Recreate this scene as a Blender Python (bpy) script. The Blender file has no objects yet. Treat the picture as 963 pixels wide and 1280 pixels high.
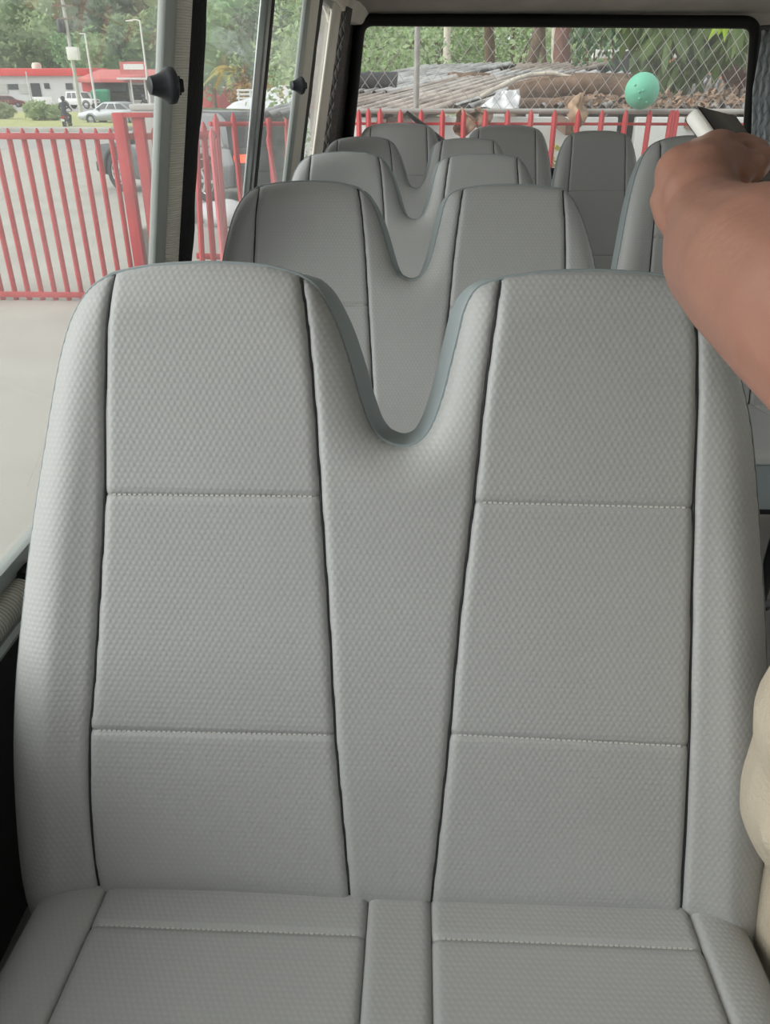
import bpy, bmesh, math, random
import numpy as np
from mathutils import Vector, Matrix, Euler
random.seed(7)
RND = random.Random(11)
SC = bpy.context.scene
COL = SC.collection
PI = math.pi
# ------------------------------------------------------------------ camera
F = 970.0; CX = 481.5; CY = 640.0
PITCH = math.atan(528.0 / F); YAW = math.atan(45.5 / (F / math.cos(PITCH)))
CAMZ = 2.15
CAM = Vector((0, 0, CAMZ))
CR = Euler((PI / 2 - PITCH, 0, YAW), 'XYZ').to_matrix()
cd = bpy.data.cameras.new('camera'); co = bpy.data.objects.new('camera', cd); COL.objects.link(co)
co.location = CAM; co.rotation_euler = (PI / 2 - PITCH, 0, YAW)
cd.sensor_fit = 'VERTICAL'; cd.sensor_height = 36.0; cd.lens = F / 1280 * 36.0
cd.clip_start = 0.02; cd.clip_end = 2000
SC.camera = co
def ray(px, py): return CR @ Vector(((px - CX) / F, -(py - CY) / F, -1.0))
def at_depth(px, py, d): return CAM + ray(px, py) * d
def at_y(px, py, Y):
    r = ray(px, py); return CAM + r * (Y / r.y)
def at_z(px, py, Z=0.0):
    r = ray(px, py); return CAM + r * ((Z - CAMZ) / r.z)
def on_plane(px, py, p, n):
    r = ray(px, py); return CAM + r * ((p - CAM).dot(n) / r.dot(n))

# ------------------------------------------------------------------ materials
def srgb(r, g, b):
    def f(c):
        c /= 255.0
        return c / 12.92 if c <= 0.04045 else ((c + 0.055) / 1.055) ** 2.4
    return (f(r), f(g), f(b), 1.0)
class NT:
    def __init__(s, name):
        s.m = bpy.data.materials.new(name); s.m.use_nodes = True
        s.t = s.m.node_tree; s.t.nodes.clear()
        s.out = s.n('ShaderNodeOutputMaterial')
    def n(s, typ, **kw):
        nd = s.t.nodes.new(typ)
        for k, v in kw.items(): setattr(nd, k, v)
        return nd
    def l(s, a, b): s.t.links.new(a, b)
    def math(s, op, a, b=None, c=None):
        nd = s.n('ShaderNodeMath', operation=op)
        for i, v in enumerate((a, b, c)):
            if v is None: continue
            if isinstance(v, (int, float)): nd.inputs[i].default_value = v
            else: s.l(v, nd.inputs[i])
        return nd.outputs[0]
def mat(name, col, rough=0.6, metal=0.0, var=0.12, scale=6.0, bump=0.0, bscale=60.0, spec=0.4, rand=0.0, col2=None, coat=0.0):
    """plain principled surface with a little procedural colour variation"""
    q = NT(name); p = q.n('ShaderNodeBsdfPrincipled'); q.l(p.outputs[0], q.out.inputs[0])
    p.inputs['Roughness'].default_value = rough; p.inputs['Metallic'].default_value = metal
    p.inputs['Specular IOR Level'].default_value = spec; p.inputs['Coat Weight'].default_value = coat
    tc = q.n('ShaderNodeTexCoord'); ns = q.n('ShaderNodeTexNoise')
    q.l(tc.outputs['Object'], ns.inputs['Vector']); ns.inputs['Scale'].default_value = scale; ns.inputs['Detail'].default_value = 5
    mx = q.n('ShaderNodeMix', data_type='RGBA')
    c2 = col2 or tuple(c * (1 - var) for c in col[:3]) + (1,)
    c1 = col if col2 else tuple(min(1, c * (1 + var * .6)) for c in col[:3]) + (1,)
    mr = q.n('ShaderNodeMapRange'); mr.inputs[1].default_value = .3; mr.inputs[2].default_value = .7
    q.l(ns.outputs['Fac'], mr.inputs[0]); q.l(mr.outputs[0], mx.inputs[0])
    mx.inputs[6].default_value = c1; mx.inputs[7].default_value = c2
    o = mx.outputs[2]
    if rand > 0:
        oi = q.n('ShaderNodeObjectInfo'); hs = q.n('ShaderNodeHueSaturation')
        q.l(q.math('MULTIPLY_ADD', oi.outputs['Random'], 2 * rand, 1 - rand), hs.inputs['Value'])
        q.l(q.math('MULTIPLY_ADD', oi.outputs['Random'], .05 * rand, .5 - .025 * rand), hs.inputs['Hue'])
        q.l(o, hs.inputs['Color']); o = hs.outputs[0]
    q.l(o, p.inputs['Base Color'])
    if bump > 0:
        n2 = q.n('ShaderNodeTexNoise'); q.l(tc.outputs['Object'], n2.inputs['Vector']); n2.inputs['Scale'].default_value = bscale
        bp = q.n('ShaderNodeBump'); bp.inputs['Strength'].default_value = bump; bp.inputs['Distance'].default_value = .01
        q.l(n2.outputs['Fac'], bp.inputs['Height']); q.l(bp.outputs[0], p.inputs['Normal'])
    return q.m
def vinyl(name, col, pitch=0.0062, dist=0.0006):
    """embossed vinyl: a hexagonal lattice of small pads, in the plane of the part"""
    q = NT(name); p = q.n('ShaderNodeBsdfPrincipled'); q.l(p.outputs[0], q.out.inputs[0])
    p.inputs['Roughness'].default_value = .46; p.inputs['Specular IOR Level'].default_value = .42
    tc = q.n('ShaderNodeTexCoord'); sx = q.n('ShaderNodeSeparateXYZ'); q.l(tc.outputs['Object'], sx.inputs[0])
    k = 2 * PI / pitch
    a = q.math('COSINE', q.math('MULTIPLY', sx.outputs[2], k))
    b = q.math('COSINE', q.math('MULTIPLY', sx.outputs[2], k / 2))
    c = q.math('COSINE', q.math('MULTIPLY', sx.outputs[0], k * .866))
    h = q.math('MULTIPLY', q.math('ADD', a, q.math('MULTIPLY', q.math('MULTIPLY', b, c), 2.0)), 1 / 3)
    ns = q.n('ShaderNodeTexNoise'); q.l(tc.outputs['Object'], ns.inputs['Vector']); ns.inputs['Scale'].default_value = 9; ns.inputs['Detail'].default_value = 4
    # the grooves of the embossing get a slightly darker colour
    hm = q.n('ShaderNodeMapRange'); q.l(h, hm.inputs[0]); hm.inputs[1].default_value = -.5; hm.inputs[2].default_value = .6
    mx = q.n('ShaderNodeMix', data_type='RGBA'); q.l(hm.outputs[0], mx.inputs[0])
    mx.inputs[6].default_value = tuple(x * .95 for x in col[:3]) + (1,); mx.inputs[7].default_value = col
    m2 = q.n('ShaderNodeMix', data_type='RGBA'); m2.blend_type = 'MULTIPLY'; m2.inputs[0].default_value = .10
    q.l(mx.outputs[2], m2.inputs[6]); q.l(ns.outputs['Fac'], m2.inputs[7]); q.l(m2.outputs[2], p.inputs['Base Color'])
    bp = q.n('ShaderNodeBump'); bp.inputs['Strength'].default_value = .32; bp.inputs['Distance'].default_value = dist
    q.l(h, bp.inputs['Height']); q.l(bp.outputs[0], p.inputs['Normal'])
    return q.m
def ribbed(name, col, axis=2, pitch=.006, dist=.0015, rough=.6, depth=.45):
    q = NT(name); p = q.n('ShaderNodeBsdfPrincipled'); q.l(p.outputs[0], q.out.inputs[0]); p.inputs['Roughness'].default_value = rough
    tc = q.n('ShaderNodeTexCoord'); sx = q.n('ShaderNodeSeparateXYZ'); q.l(tc.outputs['Object'], sx.inputs[0])
    h = q.math('MULTIPLY_ADD', q.math('SINE', q.math('MULTIPLY', sx.outputs[axis], 2 * PI / pitch)), .5, .5)
    mx = q.n('ShaderNodeMix', data_type='RGBA'); q.l(h, mx.inputs[0])
    mx.inputs[6].default_value = tuple(x * (1 - depth) for x in col[:3]) + (1,); mx.inputs[7].default_value = col
    q.l(mx.outputs[2], p.inputs['Base Color'])
    bp = q.n('ShaderNodeBump'); bp.inputs['Distance'].default_value = dist; q.l(h, bp.inputs['Height']); q.l(bp.outputs[0], p.inputs['Normal'])
    return q.m
def quilt(name, col, pitch=.05):
    q = NT(name); p = q.n('ShaderNodeBsdfPrincipled'); q.l(p.outputs[0], q.out.inputs[0]); p.inputs['Roughness'].default_value = .7
    tc = q.n('ShaderNodeTexCoord'); sx = q.n('ShaderNodeSeparateXYZ'); q.l(tc.outputs['Object'], sx.inputs[0])
    w = q.math('ADD', sx.outputs[0], sx.outputs[1])
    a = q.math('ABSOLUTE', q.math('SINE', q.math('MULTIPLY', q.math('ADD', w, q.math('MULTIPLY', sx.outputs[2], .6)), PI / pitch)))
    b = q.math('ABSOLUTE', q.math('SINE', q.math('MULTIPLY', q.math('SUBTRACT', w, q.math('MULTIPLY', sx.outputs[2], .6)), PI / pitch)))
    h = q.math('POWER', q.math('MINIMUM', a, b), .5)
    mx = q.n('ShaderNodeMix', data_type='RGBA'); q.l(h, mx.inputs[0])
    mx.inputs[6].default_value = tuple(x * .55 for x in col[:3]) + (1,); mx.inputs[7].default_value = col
    q.l(mx.outputs[2], p.inputs['Base Color'])
    bp = q.n('ShaderNodeBump'); bp.inputs['Distance'].default_value = .006; q.l(h, bp.inputs['Height']); q.l(bp.outputs[0], p.inputs['Normal'])
    return q.m
def glass(name, haze=.10, tint=(.95, .96, .95)):
    q = NT(name)
    tr = q.n('ShaderNodeBsdfTransparent'); tr.inputs[0].default_value = (*tint, 1)
    df = q.n('ShaderNodeBsdfTranslucent'); df.inputs[0].default_value = (.8, .82, .8, 1)
    d2 = q.n('ShaderNodeBsdfDiffuse'); d2.inputs[0].default_value = (.8, .82, .8, 1)
    gl = q.n('ShaderNodeBsdfGlossy'); gl.inputs['Roughness'].default_value = .02
    fr = q.n('ShaderNodeFresnel'); fr.inputs[0].default_value = 1.45
    tc = q.n('ShaderNodeTexCoord'); ns = q.n('ShaderNodeTexNoise'); q.l(tc.outputs['Object'], ns.inputs['Vector']); ns.inputs['Scale'].default_value = 3; ns.inputs['Detail'].default_value = 6
    a = q.n('ShaderNodeMixShader'); q.l(q.math('MULTIPLY', ns.outputs['Fac'], 2 * haze), a.inputs[0])  # pale veil mixed into the panes stands in for outdoor haze
    b = q.n('ShaderNodeMixShader'); b.inputs[0].default_value = .5; q.l(df.outputs[0], b.inputs[1]); q.l(d2.outputs[0], b.inputs[2])
    q.l(tr.outputs[0], a.inputs[1]); q.l(b.outputs[0], a.inputs[2])
    c = q.n('ShaderNodeMixShader'); q.l(q.math('MULTIPLY', fr.outputs[0], .22), c.inputs[0]); q.l(a.outputs[0], c.inputs[1]); q.l(gl.outputs[0], c.inputs[2])
    q.l(c.outputs[0], q.out.inputs[0])
    return q.m
def leafmat(name, col, col2, rand=.25):
    q = NT(name); p = q.n('ShaderNodeBsdfPrincipled'); p.inputs['Roughness'].default_value = .55
    tc = q.n('ShaderNodeTexCoord'); ns = q.n('ShaderNodeTexNoise'); q.l(tc.outputs['Object'], ns.inputs['Vector']); ns.inputs['Scale'].default_value = 1.2; ns.inputs['Detail'].default_value = 8
    gi = q.n('ShaderNodeNewGeometry'); oi = q.n('ShaderNodeObjectInfo')
    mx = q.n('ShaderNodeMix', data_type='RGBA')
    q.l(q.math('MULTIPLY_ADD', gi.outputs['Random Per Island'], .6, q.math('MULTIPLY_ADD', ns.outputs['Fac'], 1.2, -.5)), mx.inputs[0])
    mx.inputs[6].default_value = col; mx.inputs[7].default_value = col2
    hs = q.n('ShaderNodeHueSaturation'); q.l(mx.outputs[2], hs.inputs['Color'])
    q.l(q.math('MULTIPLY_ADD', oi.outputs['Random'], 2 * rand, 1 - rand), hs.inputs['Value'])
    q.l(q.math('MULTIPLY_ADD', oi.outputs['Random'], .05, .475), hs.inputs['Hue'])
    q.l(hs.outputs[0], p.inputs['Base Color'])
    tl = q.n('ShaderNodeBsdfTranslucent'); q.l(hs.outputs[0], tl.inputs[0])
    ms = q.n('ShaderNodeMixShader'); ms.inputs[0].default_value = .3; q.l(p.outputs[0], ms.inputs[1]); q.l(tl.outputs[0], ms.inputs[2]); q.l(ms.outputs[0], q.out.inputs[0])
    return q.m
def tinmat(name, col, valley, pitch):
    q = NT(name); p = q.n('ShaderNodeBsdfPrincipled'); q.l(p.outputs[0], q.out.inputs[0]); p.inputs['Roughness'].default_value = .55; p.inputs['Metallic'].default_value = .2
    tc = q.n('ShaderNodeTexCoord'); sx = q.n('ShaderNodeSeparateXYZ'); q.l(tc.outputs['Object'], sx.inputs[0])
    h = q.math('MULTIPLY_ADD', q.math('SINE', q.math('MULTIPLY', sx.outputs[0], 2 * PI / pitch)), .5, .5)
    ns = q.n('ShaderNodeTexNoise'); q.l(tc.outputs['Object'], ns.inputs['Vector']); ns.inputs['Scale'].default_value = 2.5; ns.inputs['Detail'].default_value = 6
    f = q.math('MULTIPLY_ADD', ns.outputs['Fac'], 1.6, q.math('SUBTRACT', h, 1.25)); f = q.math('MULTIPLY', f, 1.8); f.node.use_clamp = True
    mx = q.n('ShaderNodeMix', data_type='RGBA'); q.l(f, mx.inputs[0]); mx.inputs[6].default_value = valley; mx.inputs[7].default_value = col  # sine valleys take the darker colour, broken up by noise
    oi = q.n('ShaderNodeObjectInfo'); hs = q.n('ShaderNodeHueSaturation'); q.l(q.math('MULTIPLY_ADD', oi.outputs['Random'], .4, .8), hs.inputs['Value']); q.l(mx.outputs[2], hs.inputs['Color']); q.l(hs.outputs[0], p.inputs['Base Color'])
    return q.m
def emis(name, col, s):
    q = NT(name); e = q.n('ShaderNodeEmission'); e.inputs[0].default_value = col; e.inputs[1].default_value = s; q.l(e.outputs[0], q.out.inputs[0]); return q.m

M = dict(
    vinyl=vinyl('grey_vinyl', srgb(171, 172, 171)),
    vinyl_dark=vinyl('seam_vinyl', srgb(166, 166, 162)),
    gusset=mat('blue_grey_vinyl', srgb(140, 150, 152), .42, var=.06),
    seamshade=mat('seam_shadow', srgb(44, 46, 48), .6),
    thread=mat('pale_thread', srgb(200, 200, 196), .7),
    black=mat('black_plastic', srgb(44, 46, 50), .4, var=.1),
    rubber=mat('black_rubber', srgb(16, 16, 17), .65),
    panel=mat('dark_side_panel', srgb(34, 34, 35), .75),
    cloth=mat('black_cloth', srgb(26, 26, 27), .95, bump=.4, bscale=120),
    ribw=ribbed('ribbed_ivory_strip', srgb(236, 232, 220), pitch=.0042, depth=.16),
    riby=ribbed('ribbed_sill_strip', srgb(180, 177, 166), axis=1),
    ivory=mat('ivory_trim', srgb(226, 221, 208), .5, var=.06),
    alu=mat('aluminium', srgb(172, 178, 178), .32, metal=.8, var=.08, scale=20),
    sash=mat('grey_green_sash', srgb(164, 170, 166), .4, metal=.2, var=.06),
    ceil=mat('ceiling_liner', srgb(216, 212, 204), .9, bump=.2, bscale=200),
    header=mat('header_liner', srgb(176, 171, 164), .9, bump=.2, bscale=200),
    floor=mat('bus_floor', srgb(128, 126, 122), .7, bump=.2, bscale=90),
    quilt=quilt('quilted_grey', srgb(190, 198, 202), .055),
    quiltd=quilt('quilted_dark', srgb(66, 65, 62), .035),
    glass=glass('hazy_window_glass', .065),
    glassr=glass('hazy_rear_glass', .09),
    steel=mat('dark_steel', srgb(70, 72, 74), .45, metal=.6),
    chrome=mat('chrome', srgb(200, 202, 204), .2, metal=.9),
    red=mat('red_paint', srgb(186, 50, 54), .5, var=.15, scale=5),
    redlight=mat('faded_red_paint', srgb(205, 96, 100), .6, var=.1),
    galv=mat('galvanised_wire', srgb(176, 172, 168), .5, metal=.3),
    pipe=mat('galvanised_pipe', srgb(168, 166, 160), .55, metal=.2),
    conc=mat('concrete_yard', srgb(178, 175, 166), .9, var=.12, scale=.9, bump=.3, bscale=8),
    concp=mat('concrete_post', srgb(188, 188, 182), .9, var=.08, scale=3, bump=.2, bscale=40),
    asph=mat('asphalt_road', srgb(168, 166, 162), .9, var=.08, scale=.5),
    grass=mat('grass_verge', srgb(178, 182, 122), .95, var=.2, scale=2, bump=.6, bscale=10),
    soil=mat('hill_soil', srgb(96, 112, 66), .95, var=.25, scale=.1),
    clay=mat('bare_clay', srgb(178, 146, 110), .95),
    white=mat('white_paint', srgb(226, 226, 222), .5, var=.05),
    wall=mat('painted_wall', srgb(206, 208, 206), .8, var=.06, scale=1),
    roofred=mat('red_roof', srgb(206, 62, 62), .6, var=.08, scale=1),
    roofpink=mat('pink_roof', srgb(206, 116, 112), .7, var=.1, scale=1),
    dark=mat('dark_interior', srgb(62, 64, 68), .7),
    pane=mat('dark_car_glass', srgb(46, 52, 58), .12, spec=.6),
    tire=mat('tyre', srgb(34, 34, 36), .85),
    rim=mat('wheel_rim', srgb(170, 172, 174), .35, metal=.7),
    suv=mat('charcoal_car_paint', srgb(52, 54, 58), .25, coat=.6, var=.04),
    silver=mat('silver_car_paint', srgb(160, 164, 168), .3, metal=.5, var=.04),
    carwhite=mat('white_car_paint', srgb(228, 228, 226), .3, coat=.4, var=.03),
    carred=mat('dark_red_car_paint', srgb(120, 44, 48), .35, coat=.4),
    lampred=mat('tail_lamp', srgb(200, 36, 30), .25),
    litred=emis('lit_tail_lamp', (1, .10, .05, 1), 3.0),
    lamp=mat('head_lamp', srgb(220, 222, 220), .15),
    green=mat('green_bin', srgb(40, 142, 104), .6),
    bark=mat('bark', srgb(116, 100, 86), .95, var=.4, scale=8, bump=.8, bscale=25),
    barkred=mat('reddish_bark', srgb(122, 92, 84), .95, var=.3, scale=8, bump=.8, bscale=25),
    barkpale=mat('pale_bark', srgb(206, 198, 184), .9, var=.3, scale=6, bump=.5, bscale=20),
    log=mat('weathered_log', srgb(120, 98, 82), .95, var=.45, scale=9, bump=.8, bscale=30),
    leafA=leafmat('leaves_mid', srgb(144, 168, 116), srgb(104, 132, 90)),  # greens greyed and lightened: distance haze put into the leaf colour
    leafB=leafmat('leaves_pale', srgb(178, 196, 146), srgb(142, 166, 120)),  # paled further, haze again carried by the colour
    leafC=leafmat('leaves_dark', srgb(106, 132, 96), srgb(78, 104, 76)),
    leafY=leafmat('leaves_yellow', srgb(206, 196, 92), srgb(164, 168, 84), .1),
    leafO=leafmat('leaves_orange', srgb(180, 140, 70), srgb(140, 126, 74), .15),
    mango=leafmat('mango_leaves', srgb(104, 132, 66), srgb(40, 64, 34), .1),
    lime=leafmat('young_leaves', srgb(168, 206, 60), srgb(140, 180, 50), .05),
    deadleaf=mat('dead_leaves', srgb(164, 138, 116), .9, var=.45, scale=14, rand=.3),
    tin=tinmat('corrugated_tin', srgb(206, 206, 206), srgb(62, 58, 56), .12),
    rust=tinmat('rusty_tin', srgb(190, 178, 168), srgb(74, 62, 56), .12),
    plastic=mat('white_plastic_sheet', srgb(216, 218, 220), .45, var=.06),
    mint=mat('mint_ball', srgb(108, 190, 160), .5, var=.05),
    tan=mat('tan_wall', srgb(196, 152, 122), .9, var=.12, scale=2),
    bluetarp=mat('blue_tarp', srgb(70, 104, 150), .7),
    skin=mat('brown_skin', srgb(156, 112, 96), .42, var=.10, scale=14, bump=.05, bscale=160, spec=.4),
    lips=mat('lips', srgb(132, 78, 72), .5),
    hair=mat('black_hair', srgb(22, 18, 17), .8, bump=.6, bscale=150),
    khaki=mat('khaki_cloth', srgb(178, 168, 150), .95, var=.06, scale=10, bump=.25, bscale=220),
    shirt=mat('dark_shirt', srgb(62, 64, 72), .95, var=.1),
    phonedark=mat('phone_screen', srgb(24, 18, 24), .25, spec=.4),
    phonewhite=mat('phone_edge', srgb(226, 226, 220), .35),
    eye=mat('eye_white', srgb(220, 216, 208), .3),
    navy=mat('navy_cloth', srgb(28, 34, 62), .8),
    cream=mat('cream_paint', srgb(226, 222, 206), .6),
    biker=mat('dark_jacket', srgb(44, 48, 58), .85),
)

# ------------------------------------------------------------------ mesh helper
class MB:
    def __init__(s): s.v = []; s.f = []
    def add(s, vs, fs):
        o = len(s.v); s.v += [tuple(v) for v in vs]; s.f += [tuple(i + o for i in f) for f in fs]; return s
    def bm(s, b):
        b.verts.index_update(); s.add([v.co[:] for v in b.verts], [[v.index for v in f.verts] for f in b.faces]); b.free(); return s
    def box(s, c, size, rot=None, bev=0.0, seg=2):
        b = bmesh.new(); bmesh.ops.create_cube(b, size=1.0)
        bmesh.ops.scale(b, vec=size, verts=b.verts)
        if bev > 0: bmesh.ops.bevel(b, geom=b.edges[:], offset=bev, segments=seg, profile=.5, affect='EDGES')
        if rot is not None:
            R = rot if isinstance(rot, Matrix) else Euler(rot).to_matrix()
            bmesh.ops.rotate(b, matrix=R, verts=b.verts)
        bmesh.ops.translate(b, vec=c, verts=b.verts)
        return s.bm(b)
    def hexa(s, p, bev=0.0):
        """8 corners: bottom loop 0-3, top loop 4-7"""
        b = bmesh.new(); vs = [b.verts.new(q) for q in p]
        for f in ((3, 2, 1, 0), (4, 5, 6, 7), (0, 1, 5, 4), (1, 2, 6, 5), (2, 3, 7, 6), (3, 0, 4, 7)): b.faces.new([vs[i] for i in f])
        bmesh.ops.recalc_face_normals(b, faces=b.faces)
        if bev > 0: bmesh.ops.bevel(b, geom=b.edges[:], offset=bev, segments=2, profile=.5, affect='EDGES')
        return s.bm(b)
    def tube(s, pts, r, n=10, closed=False, cap=True, flat=1.0):
        pts = [Vector(p) for p in pts]; N = len(pts)
        rs = r if isinstance(r, (list, tuple)) else [r] * N
        up = None; rings = []
        for i in range(N):
            if closed: t = pts[(i + 1) % N] - pts[i - 1]
            else: t = pts[min(i + 1, N - 1)] - pts[max(i - 1, 0)]
            t = t.normalized() if t.length > 1e-9 else Vector((0, 0, 1))
            if up is None:
                up = Vector((0, 0, 1)) if abs(t.z) < .9 else Vector((1, 0, 0))
            a = up - t * up.dot(t)
            if a.length < 1e-6: a = t.orthogonal()
            a.normalize(); up = a; bb = t.cross(a)
            rings.append([pts[i] + (a * math.cos(2 * PI * k / n) * flat + bb * math.sin(2 * PI * k / n)) * rs[i] for k in range(n)])
        vs = [p for rg in rings for p in rg]; fs = []
        for i in range(N if closed else N - 1):
            j = (i + 1) % N
            for k in range(n):
                fs.append((i * n + k, i * n + (k + 1) % n, j * n + (k + 1) % n, j * n + k))
        if cap and not closed:
            fs.append(tuple(range(n - 1, -1, -1))); fs.append(tuple((N - 1) * n + k for k in range(n)))
        return s.add(vs, fs)
    def lathe(s, prof, n=24, mtx=None):
        """prof: (radius, height) pairs, around Z"""
        vs = []; fs = []
        for r, z in prof:
            for k in range(n):
                a = 2 * PI * k / n; vs.append(Vector((r * math.cos(a), r * math.sin(a), z)))
        for i in range(len(prof) - 1):
            for k in range(n): fs.append((i * n + k, i * n + (k + 1) % n, (i + 1) * n + (k + 1) % n, (i + 1) * n + k))
        fs.append(tuple(range(n - 1, -1, -1))); fs.append(tuple((len(prof) - 1) * n + k for k in range(n)))
        if mtx is not None: vs = [mtx @ v for v in vs]
        return s.add(vs, fs)
    def ball(s, c, r, seg=16, rings=10, lump=0.0, seed=0):
        r = (r, r, r) if isinstance(r, (int, float)) else r
        rr = random.Random(seed); ph = [(rr.uniform(1, 3), rr.uniform(1, 3), rr.uniform(1, 3), rr.uniform(0, 6)) for _ in range(5)]
        b = bmesh.new(); bmesh.ops.create_uvsphere(b, u_segments=seg, v_segments=rings, radius=1)
        for v in b.verts:
            k = 1 + lump * sum(math.sin(p[0] * 2 * v.co.x + p[3]) * math.sin(p[1] * 2 * v.co.y + p[3] * 2) * math.cos(p[2] * 2 * v.co.z + p[3]) for p in ph) / 2
            v.co = Vector((v.co.x * r[0] * k + c[0], v.co.y * r[1] * k + c[1], v.co.z * r[2] * k + c[2]))
        return s.bm(b)
    def prism(s, poly, axis, a, b_, bev=0.0):
        """polygon of 2D points extruded along an axis from a to b_"""
        def P(u, v, w): return {'x': (w, u, v), 'y': (u, w, v), 'z': (u, v, w)}[axis]
        b = bmesh.new(); n = len(poly)
        A = [b.verts.new(P(u, v, a)) for u, v in poly]; B = [b.verts.new(P(u, v, b_)) for u, v in poly]
        b.faces.new(A); b.faces.new(B[::-1])
        for i in range(n): b.faces.new((A[i], B[i], B[(i + 1) % n], A[(i + 1) % n]))
        bmesh.ops.recalc_face_normals(b, faces=b.faces)
        if bev > 0: bmesh.ops.bevel(b, geom=b.edges[:], offset=bev, segments=2, profile=.5, affect='EDGES')
        return s.bm(b)
    def xf(s, m): s.v = [tuple(m @ Vector(v)) for v in s.v]; return s
    def build(s, name, material, parent=None, smooth=35, loc=None, rot=None, fix=True):
        me = bpy.data.meshes.new(name); me.from_pydata(s.v, [], s.f)
        if fix:
            b = bmesh.new(); b.from_mesh(me); bmesh.ops.recalc_face_normals(b, faces=b.faces); b.to_mesh(me); b.free()
        me.materials.append(material)
        if smooth is not None:
            me.polygons.foreach_set('use_smooth', [True] * len(me.polygons)); 
            if smooth < 179: me.set_sharp_from_angle(angle=math.radians(smooth))
        me.update()
        o = bpy.data.objects.new(name, me); COL.objects.link(o)
        if parent: o.parent = parent
        if loc is not None: o.location = loc
        if rot is not None: o.rotation_euler = rot
        return o
def tag(o, label=None, cat=None, group=None, kind=None):
    if label: o['label'] = label
    if cat: o['category'] = cat
    if group: o['group'] = group
    if kind: o['kind'] = kind
    return o
def empty(name, loc, rz=0, label=None, cat=None, group=None):
    o = bpy.data.objects.new(name, None); COL.objects.link(o); o.location = loc; o.rotation_euler = (0, 0, rz); o.empty_display_size = .1
    return tag(o, label, cat, group)
def copy_tree(o, parent=None):
    c = o.copy(); COL.objects.link(c)
    if parent: c.parent = parent
    for ch in list(o.children): copy_tree(ch, c)
    return c
def place(proto, used, loc, rz, label, group=None, scale=None):
    o = proto if not used else copy_tree(proto)
    o.location = loc; o.rotation_euler = (0, 0, rz)
    if scale: o.scale = (scale,) * 3 if isinstance(scale, (int, float)) else scale
    tag(o, label, None, group); return o
def struct(mb, name, material, smooth=35, **k): return tag(mb.build(name, material, None, smooth, **k), kind='structure')
def crom(pts, n=8, closed=False):
    P = [np.array(p, float) for p in pts]; out = []; N = len(P)
    for i in range(N if closed else N - 1):
        if closed: p0, p1, p2, p3 = P[i - 1], P[i], P[(i + 1) % N], P[(i + 2) % N]
        else: p0, p1, p2, p3 = P[max(i - 1, 0)], P[i], P[i + 1], P[min(i + 2, N - 1)]
        for k in range(n):
            t = k / n
            out.append(.5 * ((2 * p1) + (-p0 + p2) * t + (2 * p0 - 5 * p1 + 4 * p2 - p3) * t * t + (-p0 + 3 * p1 - 3 * p2 + p3) * t ** 3))
    if not closed: out.append(P[-1])
    return [tuple(p) for p in out]
# ------------------------------------------------------------------ seats
REC = .4; RA = math.atan(REC)
BN = Vector((0, -1, REC)).normalized(); BS = Vector((0, REC, 1)).normalized()
XS = -.02; YB = .5986; ZB = CAMZ - .885; FLOOR = .85
BO = Vector((XS, YB, ZB))
def uv_back(px, py, h=0.0):
    r = on_plane(px, py, BO + BN * h, BN) - BO
    return (r.x, r.dot(BS))
def clip_grid(poly, step):
    b = bmesh.new(); b.faces.new([b.verts.new((p[0], 0, p[1])) for p in poly])
    xs = [p[0] for p in poly]; ys = [p[1] for p in poly]
    for ax, lo, hi in ((0, min(xs), max(xs)), (2, min(ys), max(ys))):
        k = math.floor(lo / step) + 1
        while k * step < hi - 1e-5:
            co = [0, 0, 0]; co[ax] = k * step + 1.3e-5; no = [0, 0, 0]; no[ax] = 1
            bmesh.ops.bisect_plane(b, geom=b.verts[:] + b.edges[:] + b.faces[:], dist=1e-6, plane_co=co, plane_no=no)
            k += 1
    b.verts.index_update()
    V = np.array([v.co[:] for v in b.verts]); Fc = [[v.index for v in f.verts] for f in b.faces]; b.free()
    return V[:, [0, 2]], Fc
def seg_dist(P, line):
    L = np.array(line); A = L[:-1]; D = L[1:] - A; dd = (D ** 2).sum(1) + 1e-12
    out = np.full(len(P), 9.0)
    for i in range(len(A)):
        t = np.clip(((P - A[i]) @ D[i]) / dd[i], 0, 1)
        out = np.minimum(out, np.hypot(*(P - A[i] - t[:, None] * D[i]).T))
    return out
def rnd(d, w): return 1 - np.sqrt(np.clip(1 - (1 - np.clip(d / w, 0, 1)) ** 2, 0, 1))    # 1 at the edge, 0 from w inwards
def panels_mesh(panels, outline, hmax, R, step, side=.008):
    """panels: list of [ (kind, polyline), ... ] closed loops; o = outline, s = sewn seam, t = stitched line"""
    mb = MB(); ol = list(outline) + [outline[0]]
    for edges in panels:
        poly = []
        for k, pl in edges: poly += pl[:-1]
        q = [poly[0]]
        for p in poly[1:]:
            if math.hypot(p[0] - q[-1][0], p[1] - q[-1][1]) > 4e-4: q.append(p)
        V, Fc = clip_grid(q, step)
        so = seg_dist(V, ol); h = hmax * np.sqrt(np.clip(1 - (1 - np.clip(so / R, 0, 1)) ** 2, 0, 1))
        nseam = [pl for k, pl in edges if k == 's']
        for k, pl in edges:
            if k == 's': h = h - .0075 * rnd(seg_dist(V, pl), .011)
            if k == 't': h = h - .0034 * rnd(seg_dist(V, pl), .010)
        if side and len(nseam) == 1:                      # the outer bolsters stand out a little
            t = np.clip(seg_dist(V, nseam[0]) / .06, 0, 1); h = h + side * (t * t * (3 - 2 * t)) * np.clip(so / R, 0, 1)
        mb.add([(u, -hh, v) for (u, v), hh in zip(V, h)], Fc)
    return mb
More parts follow.
